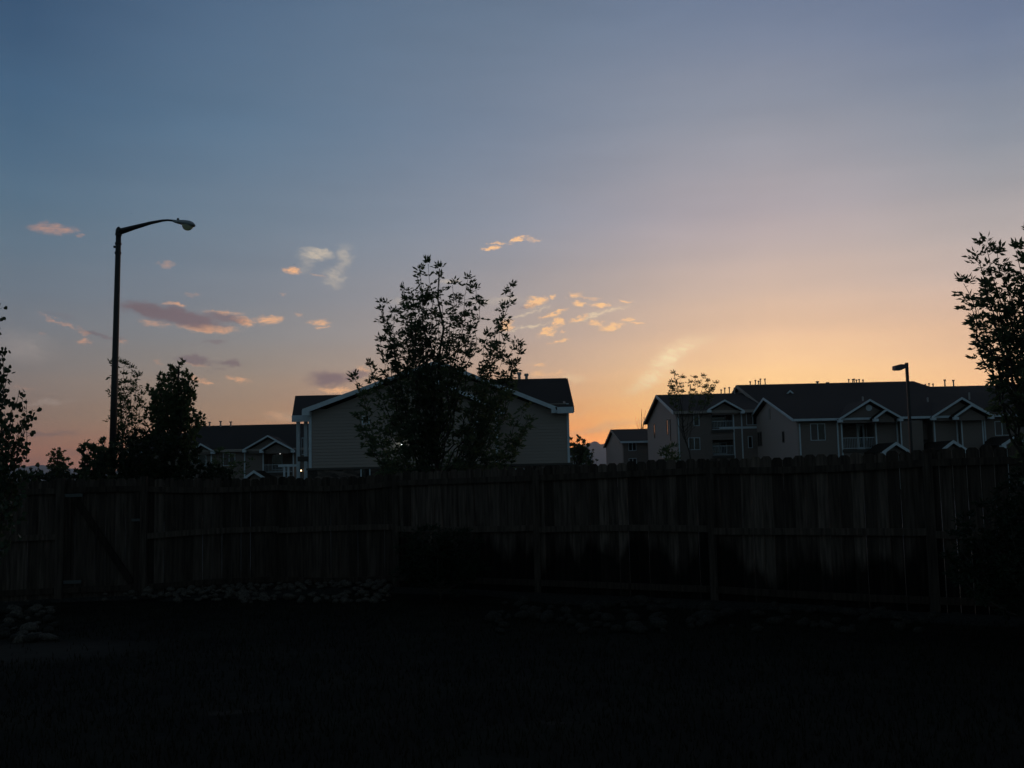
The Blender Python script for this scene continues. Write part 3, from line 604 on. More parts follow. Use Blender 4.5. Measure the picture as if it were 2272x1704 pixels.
# ---- R1: front block with two porch gables
def front_block():
    Y = 79.0; D = 17; x0 = at(1771.5, 950, Y).x; ez = XZ(1790, 929.5, Y)[1]; zr = XZ(1705, 882, Y + D / 2)[1]; x2 = 56
    r = thing('porch_apartment_block', 'apartment block with two porch gables and balconies, nearest on the right', 'apartment block', (38, 86, 0))
    B = []
    for (a, b_, t, f) in ((1867, 1942, 931, 996), (2125, 2183, 927, 987)):
        bx0, zt = XZ(a, t, Y); bx1, zf = XZ(b_, f, Y); B.append((bx0, bx1, zf, zt))
    xs = at(1996, 950, Y).x; xe = at(2069, 950, Y).x     # set-back stretch between the porches
    b = MB(); wall_holes(b, x0, xs, -.1, ez - .1, Y, .12, [B[0]]); wall_holes(b, xe, x2, -.1, ez - .1, Y, .12, [B[1]])
    b.box(xs, xe, Y + 1.0, Y + 1.12, 0, ez - .1).box(xs - .12, xs, Y + .12, Y + 1.12, 0, ez - .1).box(xe, xe + .12, Y + .12, Y + 1.12, 0, ez - .1)
    b.build('wall', M['siding_dark'], r)
    zst = XZ(2030, 975, Y)[1]
    MB().box(xs + .01, xe - .01, Y + .9, Y + .99, -.1, zst).build('stone_base', M['stone'], r)
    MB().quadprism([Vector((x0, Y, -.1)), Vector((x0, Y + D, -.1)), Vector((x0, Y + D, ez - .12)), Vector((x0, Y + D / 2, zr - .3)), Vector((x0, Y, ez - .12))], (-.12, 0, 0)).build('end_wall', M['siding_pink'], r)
    xa = x0 - .5
    sl = slab((xa, Y - .5, ez), (x2, Y - .5, ez), (x2, Y + D / 2, zr), (xa, Y + D / 2, zr)).build('roof_slope', M['shingle'], r)
    slab((xa, Y + D + .5, ez), (x2, Y + D + .5, ez), (x2, Y + D / 2, zr), (xa, Y + D / 2, zr)).build('roof_slope', M['shingle'], r)
    for y0 in (Y - .5, Y + D + .5):
        MB().quadprism([Vector((xa - .003, y0, ez)), Vector((xa - .003, Y + D / 2, zr)), Vector((xa - .003, Y + D / 2, zr - .2)), Vector((xa - .003, y0, ez - .2))], (-.05, 0, 0)).build('rake_board', M['trim'], r)
    MB().box(xa, x2, Y - .57, Y - .5, ez - .19, ez - .01).build('gutter', M['trim'], r)
    MB().box(x0 - .17, x0 - .122, Y + 7.9, Y + 8.5, zr - 1.9, zr - 1.0).build('gable_vent', M['siding'], r)
    # porch 1 and its nested gable
    yf = Y - .45
    yy = yf - .45
    gable_front(r, XZ(1860, 930, yy), XZ(1930, 886, yy), XZ(2001, 926, yy), yf, Y + 7, wallmat=M['siding_dark'])
    yn = yf - .7
    gable_front(r, XZ(1939, 928, yn - .4), XZ(1967, 907, yn - .4), XZ(2003, 927, yn - .4), yn, yf + 1, over=.4, wallmat=M['siding_dark'])
    v = at(1928, 905, yf - .05); MB().tube([(v.x, yf - .06, v.z), (v.x, yf - .005, v.z)], .24, 20).build('round_vent', M['trim'], r)
    gable_front(r, XZ(2067, 925, yy), XZ(2134, 882, yy), XZ(2203, 921, yy), yf, Y + 7, wallmat=M['siding_dark'])
    gable_front(r, XZ(2117, 924, yn - .4), XZ(2156, 897, yn - .4), XZ(2205, 922, yn - .4), yn, yf + 1, over=.4, wallmat=M['siding_dark'])
    bx0, bx1, zf, zt = B[0]
    recess(r, bx0, bx1, zf, zt, Y, 1.7, door=(at(1900, 950, Y + 1.7).x, at(1917, 950, Y + 1.7).x), win=(at(1871, 0, Y + 1.7).x, at(1893, 0, Y + 1.7).x, zf + .7, zt - .35))
    railing(r, bx0, bx1, zf + .06, zf + .92, Y + .06)
    bx0, bx1, zf, zt = B[1]
    recess(r, bx0, bx1, zf, zt, Y, 1.7, win=(at(2134, 0, Y + 1.7).x, at(2167, 0, Y + 1.7).x, zf + .45, zt - .25, 2)); railing(r, bx0, bx1, zf + .06, zf + .88, Y + .06)
    for px in (1774, 1858, 1867, 1943, 1990, 2073, 2123, 2185): cornerboard(r, at(px, 950, Y).x, Y, -.1, ez - .35, .15)
    # wall to the right of each balcony comes forward under the nested gable
    xA = at(1944, 0, Y - .5).x; xB = at(1992, 0, Y - .5).x; MB().box(xA, xB, Y - .5, Y - .06, -.1, ez - .33).build('porch_wall', M['siding_dark'], r); cornerboard(r, xA + .04, Y - .5, -.1, ez - .35, .13)
    xA = at(2074, 0, Y - .5).x; xB = at(2121, 0, Y - .5).x; MB().box(xA, xB, Y - .5, Y - .06, -.1, ez - .33).build('porch_wall', M['siding_dark'], r); cornerboard(r, xA + .04, Y - .5, -.1, ez - .35, .13); cornerboard(r, xB - .04, Y - .5, -.1, ez - .35, .13)
    window_px(r, 1797, 940, 1832, 977, Y, blind=M['blind']); window_px(r, 2007, 933, 2042, 970, Y + 1.0, blind=M['blind'])
    window_px(r, 2206, 935, 2240, 966, Y, blind=M['blind'])
    xo = x0 - .12
    for pa, pb, ya, yb in ((1681, 1691, 959, 991), (1736, 1741, 957, 983)):
        # end wall windows: photo x gives depth along the wall
        def dy(px): return xo * F / (px - CX) if False else xo / (ray(px, 970).x / ray(px, 970).y)
        y1, y0 = dy(pa), dy(pb); z1 = at(pa, ya, y1).z; z0 = at(pa, yb, y1).z; end_window(r, xo, y0, y1, z0, z1, 2 if pa < 1700 else 1)
    # small entry roofs in front at ground floor
    for l, p, q in (((1957, 1003), (1988, 981), (2020, 1001)), ((2088, 998), (2115, 977), (2148, 998)), ((2222, 987), (2254, 966), (2288, 986))):
        ye = Y - 3.5; gable_front(r, XZ(*l, ye - .4), XZ(*p, ye - .4), XZ(*q, ye - .4), ye, Y + (1 if p[0] > 2000 else .8), over=.4, wallmat=M['siding_dark'], rake=.2)
        for q_ in (l, q):
            x, z = XZ(*q_, ye); x += .6 if q_ is l else -.6; MB().box(x - .12, x + .12, ye, ye + .24, -.1, z - .25).build('entry_post', M['trim'], r)
    for px, py in ((2058, 882), (2078, 896), (1914, 880), (2150, 871)):
        t = at(px, py, Y + 5); MB().tube([(t.x, t.y, t.z - .6), (t.x, t.y, t.z)], .07, 8).build('vent_pipe', M['pipe'], sl)
front_block()

# ---- L: left apartment block with porch gables
def left_block():
    Y = 99.0; D = 18; ez = XZ(510, 997, Y)[1]; zr = XZ(540, 943, Y + 9)[1]; x0 = at(375, 960, Y).x; x2 = at(735, 960, Y).x
    r = thing('porch_apartment_block', 'low apartment block with porch gables and four roof pipes, left of the big house', 'apartment block', ((x0 + x2) / 2, 108, 0))
    bx0, zt = XZ(586, 999, Y); bx1, zf = XZ(648, 1048, Y)
    b = MB(); wall_holes(b, x0, x2, -.1, ez - .1, Y, .12, [(bx0, bx1, zf, zt)]); b.box(x0, x0 + .12, Y + .12, Y + D, -.1, ez - .1).box(x2 - .12, x2, Y + .12, Y + D, -.1, ez - .1); b.build('wall', M['siding_dark'], r)
    sl = slab((x0 - .4, Y - .5, ez), (x2 + .4, Y - .5, ez), (x2 + .4, Y + 9, zr), (x0 - .4, Y + 9, zr)).build('roof_slope', M['shingle'], r)
    slab((x0 - .4, Y + D + .5, ez), (x2 + .4, Y + D + .5, ez), (x2 + .4, Y + 9, zr), (x0 - .4, Y + 9, zr)).build('roof_slope', M['shingle'], r)
    MB().quadprism([Vector((x0, Y, ez - .1)), Vector((x0, Y + D, ez - .1)), Vector((x0, Y + 9, zr - .3))], (.12, 0, 0)).build('gable_wall', M['siding_dark'], r)
    MB().box(x0 - .4, x2 + .4, Y - .57, Y - .5, ez - .26, ez - .01).build('gutter', M['siding'], r)
    pipes(sl, [(440, 937), (465, 936), (489.5, 934), (512, 935)], Y + 9, r=.08)
    yf = Y - .45; yy = yf - .45
    gable_front(r, XZ(425, 1001, yy), XZ(445, 984, yy), XZ(475, 1001, yy), yf, Y + 6, wallmat=M['siding_dark'])
    gable_front(r, XZ(538, 998, yy), XZ(594, 966, yy), XZ(652, 997, yy), yf, Y + 6, wallmat=M['siding_dark'])
    yn = yf - .7
    gable_front(r, XZ(576, 999, yn - .4), XZ(612, 977, yn - .4), XZ(653, 998, yn - .4), yn, yf + 1, over=.4, wallmat=M['siding_dark'])
    recess(r, bx0, bx1, zf, zt, Y, 1.7, win=(bx0 + .4, bx0 + 1.4, zf + .3, zt - .4)); railing(r, bx0, bx1, zf + .05, zf + .8, Y + .06)
    for px in (428, 469, 543, 584, 651): cornerboard(r, at(px, 1010, Y).x, Y, -.1, ez - .35, .16)
    window_px(r, 495, 1006, 522, 1033, Y, blind=M['blind']); window_px(r, 440, 1008, 458, 1034, Y, panes=1)
    ye = Y - 3.5; gable_front(r, XZ(541, 1060, ye - .4), XZ(563, 1044, ye - .4), XZ(589, 1060, ye - .4), ye, Y, over=.4, wallmat=M['siding_dark'], rake=.22)
    for px in (631, 640):
        x = at(px, 1040, Y - 2).x; MB().box(x - .09, x + .09, Y - 2.1, Y - 1.9, -.1, XZ(631, 1036, Y - 2)[1]).build('entry_post', M['trim'], r)
    a = at(618, 1036, Y - 2); c = at(662, 1030, Y - 2); MB().box(a.x, c.x, Y - 2.2, Y - 1.8, a.z, c.z).build('porch_beam', M['trim'], r)
left_block()
wall_light(668.5, 1044, 98.85, M['warm'], 'lit warm porch lantern low beside the big house left corner', .07)
wall_light(622, 1006, 100.5, emis('dim bulb', (.9, .9, .85), .8), 'dim small lantern inside the left block balcony', .07)
# shorter roof beyond the left block, seen through the trees
def simple_house(name, label, cat, px0, px1, py_ridge, py_eave, Y, D, wallm, ends=True, wins=(), pyw=None):
    x0, ez = XZ(px0, py_eave, Y); x1 = at(px1, py_eave, Y).x; zr = XZ((px0 + px1) / 2, py_ridge, Y + D / 2)[1]
    r = thing(name, label, cat, ((x0 + x1) / 2, Y + D / 2, 0))
    MB().box(x0, x1, Y, Y + .12, -.1, ez - .1).build('wall', wallm, r); MB().box(x0, x1, Y + D - .12, Y + D, -.1, ez - .1).build('wall', wallm, r)
    for s, x in ((-1, x0), (1, x1)):
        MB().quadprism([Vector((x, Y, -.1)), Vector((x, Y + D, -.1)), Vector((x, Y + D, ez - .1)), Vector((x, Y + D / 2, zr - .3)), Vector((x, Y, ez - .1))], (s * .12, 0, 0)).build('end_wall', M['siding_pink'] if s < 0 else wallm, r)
    for y0 in (Y - .5, Y + D + .5):
        slab((x0 - .4, y0, ez), (x1 + .4, y0, ez), (x1 + .4, Y + D / 2, zr), (x0 - .4, Y + D / 2, zr)).build('roof_slope', M['shingle'], r)
        for s, x in ((-1, x0 - .403), (1, x1 + .403)):
            MB().quadprism([Vector((x, y0, ez)), Vector((x, Y + D / 2, zr)), Vector((x, Y + D / 2, zr - .26)), Vector((x, y0, ez - .26))], (s * .05, 0, 0)).build('rake_board', M['siding'], r)
    MB().box(x0 - .4, x1 + .4, Y - .57, Y - .5, ez - .24, ez - .01).build('gutter', M['trim'], r)
    for w in wins: window_px(r, *w, Y)
    return r
simple_house('small_apartment_house', 'small pale two storey house left of the tall block, mountain beside it', 'house', 1383, 1500, 951, 979, 118, 21, M['siding_dark'], wins=((1394, 982, 1412, 1000), (1395, 1017, 1413, 1034)))
simple_house('low_house', 'tiny low house with dark roof just right of the big house', 'house', 1225, 1304, 993, 1012, 150, 12, M['siding_dark'], wins=((1272, 1018, 1282, 1030), (1287, 1018, 1297, 1030)))
simple_house('low_house', 'dark roofed house hidden behind the left trees', 'house', 290, 378, 962, 1000, 104, 12, M['siding_dark'])

# ------------------------------------------------------------------ lamps
def street_lamp():
    Y = 29.0; b0 = at(249, 1040, Y); t = at(263.5, 503, Y)
    base = Vector((b0.x - (t.x - b0.x) * b0.z / (t.z - b0.z), Y, 0)); d = (t - base)
    r = thing('street_lamp', 'tall dark street lamp with a curved arm and grey cobra head', 'street lamp', base)
    b = MB(); P = [base + d * f for f in (0, .5, .93, .975)]; b.tube(P, [.108, .092, .076, .075], 20); pole = b.build('pole', M['pole'], r, smooth=True)
    cp = MB(); cp.tube([base + d * f for f in (.975, .988, .996, 1.0)], [.088, .085, .058, .012], 16); cp.build('pole_cap', M['pole'], r, smooth=True)
    a0 = at(265, 511, Y); a1 = at(258, 521, Y)
    for f in (.945, .975, .915):
        c = base + d * f; MB().tube([c - Vector((0, 0, .03)), c + Vector((0, 0, .03))], [.092, .092], 16).build('clamp', M['pole'], r)
    s = [at(267, 513, Y), at(300, 504, Y), at(335, 494.5, Y), at(360, 489.5, Y), at(372, 488.5, Y), at(390, 490, Y)]
    b = MB(); b.tube(s, [.085, .068, .048, .036, .03, .03], 12)
    b.tube([at(267, 516.5, Y), at(300, 505.5, Y)], [.06, .05], 10); b.build('arm', M['pole'], r, smooth=True)
    # cobra head: lofted flattened body
    sec = [(384, 491, 3.0, 3.6), (389, 492, 4.6, 5.5), (400, 493.5, 7.2, 9), (412, 495.5, 9.6, 12), (423, 497.5, 9.8, 13), (429, 499, 7.6, 11), (432.5, 500, 2.5, 5)]
    k = Y / F; m = MB(); rings = []
    for px, py, hh, hw in sec:
        c = at(px, py, Y); i0 = len(m.v); n = 16
        for j in range(n):
            a = 2 * math.pi * j / n; zz = math.sin(a); m.v.append(c + Vector((0, math.cos(a) * hw * k, (zz * hh * .75 if zz > 0 else zz * hh * .62) * k)))
        rings.append(i0)
    for i in range(len(rings) - 1):
        for j in range(16): q = (j + 1) % 16; m.f.append((rings[i] + j, rings[i] + q, rings[i + 1] + q, rings[i + 1] + j))
    m.f.append(tuple(rings[0] + j for j in range(16))); m.f.append(tuple(rings[-1] + j for j in reversed(range(16))))
    hd = m.build('lamp_head', M['lamphead'], r, smooth=True)
    m = MB(); rings = []; c0 = at(416.5, 499.5, Y)
    for f in range(7):
        a = f / 6 * math.pi / 2; i0 = len(m.v); rr = math.cos(a)
        for j in range(18): th = 2 * math.pi * j / 18; m.v.append(c0 + Vector((math.cos(th) * rr * 13 * k, math.sin(th) * rr * 10.5 * k, -math.sin(a) * 12.5 * k)))
        rings.append(i0)
    for i in range(6):
        for j in range(18): q = (j + 1) % 18; m.f.append((rings[i] + q, rings[i] + j, rings[i + 1] + j, rings[i + 1] + q))
    m.build('lens', M['lens'], hd, smooth=True)
    c = at(395, 489.5, Y); MB().tube([c, c + Vector((0, 0, .055)), c + Vector((0, 0, .07))], [.035, .035, .028], 10).build('photocell', M['pole'], hd)
    c = base + d * .935 + Vector((-.1, 0, 0)); MB().box(c.x - .03, c.x + .03, Y - .03, Y + .03, c.z - .03, c.z + .03).build('bolt', M['pole'], r)
street_lamp()
def area_light():
    Y = 47.0; t = at(2011.5, 806, Y); b0 = at(2022, 1000, Y); base = Vector((b0.x + (b0.x - t.x) * b0.z / (t.z - b0.z), Y, 0)); d = t - base
    r = thing('parking_lot_lamp', 'square parking lot lamp post with a flat box head in front of the right block', 'street lamp', base)
    MB().bar(base, t, .115, .115, (0, 1, 0)).build('pole', M['pole'], r)
    MB().bar(t - d.normalized() * .01, t + Vector((0, 0, .02)), .13, .13, (0, 1, 0)).build('pole_cap', M['pole'], r)
    p = [at(2009, 809, Y), at(1995, 809, Y), at(1983, 812, Y), at(1983, 821, Y), at(2001, 820, Y), at(2009, 816.5, Y)]
    MB().quadprism([q + Vector((0, -.2, 0)) for q in p], (0, .4, 0)).build('lamp_head', M['headrear'], r)
    MB().quadprism([at(1985.5, 821.3, Y) + Vector((0, -.17, 0)), at(1999, 820.6, Y) + Vector((0, -.17, 0)), at(1999, 821.4, Y) + Vector((0, -.17, 0)), at(1985.5, 822, Y) + Vector((0, -.17, 0))], (0, .34, 0)).build('lens', M['lens'], r)
    MB().box(base.x - .25, base.x + .25, Y - .25, Y + .25, 0, .55).build('concrete_base', M['stone'], r)
area_light()

# ------------------------------------------------------------------ fence and gate
def picket(b, x0, y0, dx, dy, w, z0, z1, th=.016):
    """dog-eared board starting at (x0,y0) along direction (dx,dy)"""
    e = .032
    P = [(0, z0), (w, z0), (w, z1 - e), (w - e, z1), (e, z1), (0, z1 - e)]
    b.quadprism([Vector((x0 + dx * u, y0 + dy * u, z)) for u, z in P], (-dy * th, dx * th, 0))
FP = [(-1400, 14.2, 1090), (-850, 14.6, 1078), (-300, 15.0, 1068), (138, 15.3, 1064), (322, 15.45, 1060), (617, 16.3, 1057.5), (877, 16.1, 1048), (1187, 14.9, 1035), (1572, 13.6, 1015.5), (2052, 12.0, 995), (2600, 10.9, 975), (3300, 9.7, 955), (4150, 8.6, 930)]
posts = []
for px, Y, ty in FP: t = at(px, ty, Y); posts.append((t.x, Y, t.z))
rnd = random.Random(5)
def rail_bar(b, A, B, za, zb, sag, side=-1, h=.085, th=.048):
    n = 8; dv = Vector((B[0] - A[0], B[1] - A[1], 0)); ln = dv.length; dv.normalize(); nrm = Vector((dv.y, -dv.x, 0))
    pts = []
    for i in range(n + 1):
        f = i / n; pts.append(Vector((A[0], A[1], 0)) + dv * (ln * f) + Vector((0, 0, za + (zb - za) * f - sag * 4 * f * (1 - f))))
    b0 = len(b.v)
    for p in pts: b.v += [p + nrm * .002 + Vector((0, 0, -h / 2)), p + nrm * (.002 + th) + Vector((0, 0, -h / 2)), p + nrm * (.002 + th) + Vector((0, 0, h / 2)), p + nrm * .002 + Vector((0, 0, h / 2))]
    for i in range(n):
        a = b0 + i * 4; c = a + 4
        for k in range(4): q = (k + 1) % 4; b.f.append((a + k, a + q, c + q, c + k))
    b.f.append((b0 + 3, b0 + 2, b0 + 1, b0)); e = b0 + n * 4; b.f.append((e, e + 1, e + 2, e + 3))
def bay(parent, A, B, seed, sags=(.0, .0, .0), board=.14, gap=.006, lowrail=.14, topdrop=.17, m='wood'):
    rn = random.Random(seed); dv = Vector((B[0] - A[0], B[1] - A[1], 0)); ln = dv.length; dv.normalize()
    b = MB(); b.tone = 1.0; u = 0
    while u < ln - .02:
        w = min(board * rn.uniform(.975, 1.01), ln - u); f = u / ln
        z1 = A[2] + (B[2] - A[2]) * f - sags[0] * 4 * f * (1 - f) * .8 + rn.uniform(-.018, .014); b.tone = rn.choice((.6, .8, 1, 1.1, 1.35, .85)) * rn.uniform(.8, 1.2)
        z0 = rn.uniform(-.05, -.035)
        jt = rn.uniform(0, .004)
        picket(b, A[0] + dv.x * u - dv.y * jt, A[1] + dv.y * u + dv.x * jt, dv.x, dv.y, w, z0, z1); u += w + gap * rn.uniform(.3, 1.6)
    b.build('picket_panel', M[m], parent)
    for i, (za, zb) in enumerate(((A[2] - topdrop, B[2] - topdrop), (.90, .93), (lowrail, lowrail))):
        m = MB(); rail_bar(m, A, B, za, zb, sags[i]); m.build('rail', (M['wood_dry'], M['rail'], M['post'])[i], parent)
def post(parent, P, h=-.02, w=.095):
    m = MB(); m.box(P[0] - w / 2, P[0] + w / 2, P[1] - .072, P[1] - .0, -.1, P[2] + h); m.build('post', M['wood_dry'], parent)
fl = thing('wooden_fence', 'short weathered board fence run left of the gate', 'fence', (posts[2][0], posts[2][1], 0))
for i in range(3): bay(fl, posts[i], posts[i + 1], 1 + i, (.01, .0, .02), m='wood_dry')
for i in range(3): post(fl, posts[i])
post(fl, posts[3], .02, .12)
fm = thing('wooden_fence', 'long weathered dog eared board fence running right from the gate', 'fence', (posts[4][0], posts[4][1], 0))
sg = {4: (.03, -.02, -.02), 5: (.05, -.01, .03), 6: (.0, .02, .0), 7: (.0, -.02, .0), 8: (.03, .0, .01), 9: (.0, .02, .0)}
for i in range(4, len(posts) - 1): bay(fm, posts[i], posts[i + 1], 40 + i, sg.get(i, (.01, .01, 0)), m='wood_dry' if i < 6 else 'wood')
for i in range(4, len(posts)):
    if i == 5: post(fm, (posts[i][0], posts[i][1] + .17, posts[i][2]), -.2)      # this one stands on the far side of the boards
    else: post(fm, posts[i], .02 if i == 4 else -.05)
# gate
A = posts[3]; B = posts[4]; gt = thing('wooden_gate', 'weathered board gate with diagonal brace in the fence', 'gate', ((A[0] + B[0]) / 2, A[1], 0))
dv = Vector((B[0] - A[0], B[1] - A[1], 0)); ln = dv.length; dv.normalize()
A2 = (A[0] + dv.x * .052, A[1] + dv.y * .052, A[2] - .0); B2 = (B[0] - dv.x * .058, B[1] - dv.y * .058, B[2]); gl = ln - .115
b = MB(); u = 0; rn = random.Random(3)
while u < gl - .02:
    w = min(.14, gl - u); f = u / gl; b.tone = rn.uniform(.75, 1.2); picket(b, A2[0] + dv.x * u, A2[1] + dv.y * u, dv.x, dv.y, w, -.0, A2[2] + (B2[2] - A2[2]) * f + rn.uniform(-.01, .01)); u += w + .006
b.build('boards', M['wood_dry'], gt)
m = MB(); rail_bar(m, A2, B2, A2[2] - .16, B2[2] - .16, 0); m.build('frame_rail', M['post'], gt); m = MB(); rail_bar(m, A2, B2, .14, .14, 0); m.build('frame_rail', M['post'], gt)
nr = Vector((dv.y, -dv.x, 0)) * .022
for P in (Vector((A2[0], A2[1], 0)) + dv * .05, Vector((B2[0], B2[1], 0)) - dv * .05):
    MB().bar(P + nr + Vector((0, 0, .19)), P + nr + Vector((0, 0, A2[2] - .21)), .085, .036, tuple(nr.normalized())).build('frame_stile', M['post'], gt)
MB().bar(Vector((A2[0], A2[1], A2[2] - .25)) + dv * .12 + nr, Vector((B2[0], B2[1], .22)) - dv * .12 + nr, .036, .095, (0, 0, 1)).build('brace', M['brace'], gt)
for z in (A2[2] - .24, .26):
    q = Vector((A2[0], A2[1], z)) + nr * 2.4; MB().bar(q - dv * .04, q + dv * .26, .008, .05).build('hinge', M['steel'], gt)
q = Vector((B2[0], B2[1], 1.15)) + nr * 2.4; MB().bar(q - dv * .12, q + dv * .06, .02, .04).build('latch', M['steel'], gt)

# ------------------------------------------------------------------ yard: lawn, blades, pebbles, rocks
o = MB(); o.v = [Vector((-26, -8, -.03))] + [Vector((26, -8, -.03))] + [Vector((26, 5.5, -.03))] + [Vector((p[0], p[1] + .3, -.03)) for p in reversed(posts)] + [Vector((-26, 15, -.03))]
o.f = [tuple(range(len(o.v)))]
tag(o.build('lawn', M['lawn']), kind='structure')
def grass():
    rg = np.random.default_rng(4); n = 60000
    # denser near the eye
    y = 2.2 + 12.3 * rg.random(n) ** 1.35; x = (rg.random(n) * 2 - 1) * (y * .56 + .6)
    keep = y < 15.9 - np.where(x > -3.5, (x + 3.5) * .37 + .3, .9) - .55
    for q in BARE: keep &= (((x - q[0] + .25) / q[2]) ** 2 + ((y - q[1] + .25) / q[3]) ** 2 > .9) | (rg.random(n) < .12)
    x = x[keep]; y = y[keep]; n = len(x)
    a = rg.random(n) * 6.283; h = .03 + .04 * rg.random(n); w = .003 + .003 * rg.random(n); lean = .03 * rg.random(n); b = rg.random(n) * 6.283
    V = np.empty((n, 3, 3)); z0 = -.03
    V[:, 0] = np.stack([x - np.cos(a) * w, y - np.sin(a) * w, np.full(n, z0)], 1); V[:, 1] = np.stack([x + np.cos(a) * w, y + np.sin(a) * w, np.full(n, z0)], 1)
    V[:, 2] = np.stack([x + np.cos(b) * lean, y + np.sin(b) * lean, z0 + h], 1)
    me = bpy.data.meshes.new('grass'); me.from_pydata(V.reshape(-1, 3).tolist(), [], np.arange(3 * n).reshape(-1, 3).tolist()); me.materials.append(M['grass'])
    g = bpy.data.objects.new('grass', me); COL.objects.link(g); tag(g, 'short dark mown grass covering the yard', 'grass', kind='stuff')
grass()
def fence_y(x):
    for a, c in zip(posts[:-1], posts[1:]):
        if a[0] <= x <= c[0]: return a[1] + (c[1] - a[1]) * (x - a[0]) / (c[0] - a[0])
    return 11
b = MB(); xs = [posts[0][0] + i * .35 for i in range(int((posts[-1][0] - posts[0][0]) / .35))]
for x in xs:
    fy = fence_y(x); wd = .75 + .25 * math.sin(x * 1.3) + .15 * math.sin(x * 3.1)
    if posts[3][0] - .1 < x < posts[4][0] + .4: wd = .12
    b.v += [Vector((x, fy - .02, .0)), Vector((x, fy - wd * .5, .03)), Vector((x, fy - wd, -.026))]
for i in range(len(xs) - 1):
    a = i * 3; b.f += [(a + 1, a + 4, a + 3, a), (a + 2, a + 5, a + 4, a + 1)]
tag(b.build('gravel_bed', M['gravel']), 'dark pebble mulch strip along the foot of the fence', 'gravel bed', kind='stuff')
def rock_mesh(seed, m='rock'):
    rn = random.Random(seed); import bmesh
    bm = bmesh.new(); bmesh.ops.create_icosphere(bm, subdivisions=2, radius=1)
    ph = [rn.uniform(0, 6) for _ in range(6)]
    for v in bm.verts:
        c = v.co; k = 1 + .14 * math.sin(2.3 * c.x + ph[0]) + .12 * math.sin(2.9 * c.y + ph[1]) + .1 * math.sin(3.3 * c.z + ph[2]) + .05 * math.sin(6 * c.x + 5 * c.y + ph[3])
        v.co = Vector((c.x * k, c.y * k * .8, c.z * k * .62))
    me = bpy.data.meshes.new('river_rock'); bm.to_mesh(me); bm.free(); me.materials.append(M[m])
    me.polygons.foreach_set('use_smooth', [True] * len(me.polygons)); return me
RM = [rock_mesh(s) for s in range(7)]; RD = [rock_mesh(s + 20, 'rock_dark') for s in range(6)]
def rocks(n, pxr, pyr, label, s0, s1, seed, group='river rocks along the fence', mound=.0, meshes=None, tight=.85):
    meshes = meshes or RM
    rn = random.Random(seed); c = 0; tries = 0; placed = []
    while c < n and tries < n * 40:
        tries += 1; px = rn.uniform(*pxr); py = rn.uniform(*pyr); g = ground_at(px, py)
        if g.y > fence_y(g.x) - .16: g.y = fence_y(g.x) - rn.uniform(.16, .5)
        s = rn.uniform(s0, s1) * (1.5 if rn.random() < .1 else 1)
        if any((g.x - q[0]) ** 2 + (g.y - q[1]) ** 2 < (tight * (s + q[2])) ** 2 for q in placed): continue
        placed.append((g.x, g.y, s)); o = bpy.data.objects.new('river_rock', meshes[rn.randrange(len(meshes))]); COL.objects.link(o)
        hgt = mound * math.exp(-((fence_y(g.x) - g.y) / .5) ** 2)
        o.location = (g.x, g.y, -.03 + s * .35 + hgt); o.rotation_euler = (rn.uniform(-.3, .3), rn.uniform(-.3, .3), rn.uniform(0, 6.28)); o.scale = (s, s * rn.uniform(.8, 1.1), s * rn.uniform(.8, 1.1))
        tag(o, label, 'rock', group); c += 1
rocks(170, (390, 865), (1280, 1334), 'pale rounded river rock in the heap at the fence foot left of centre', .035, .075, 1, mound=.12, tight=.62)
rocks(60, (-40, 125), (1325, 1420), 'rounded river rock in the heap at the far left before the gate', .045, .085, 2, tight=.6, meshes=RM + RD)
rocks(110, (1075, 2090), (1332, 1400), 'half buried river rock in the strip along the right fence', .045, .10, 3, meshes=RD, tight=.7)

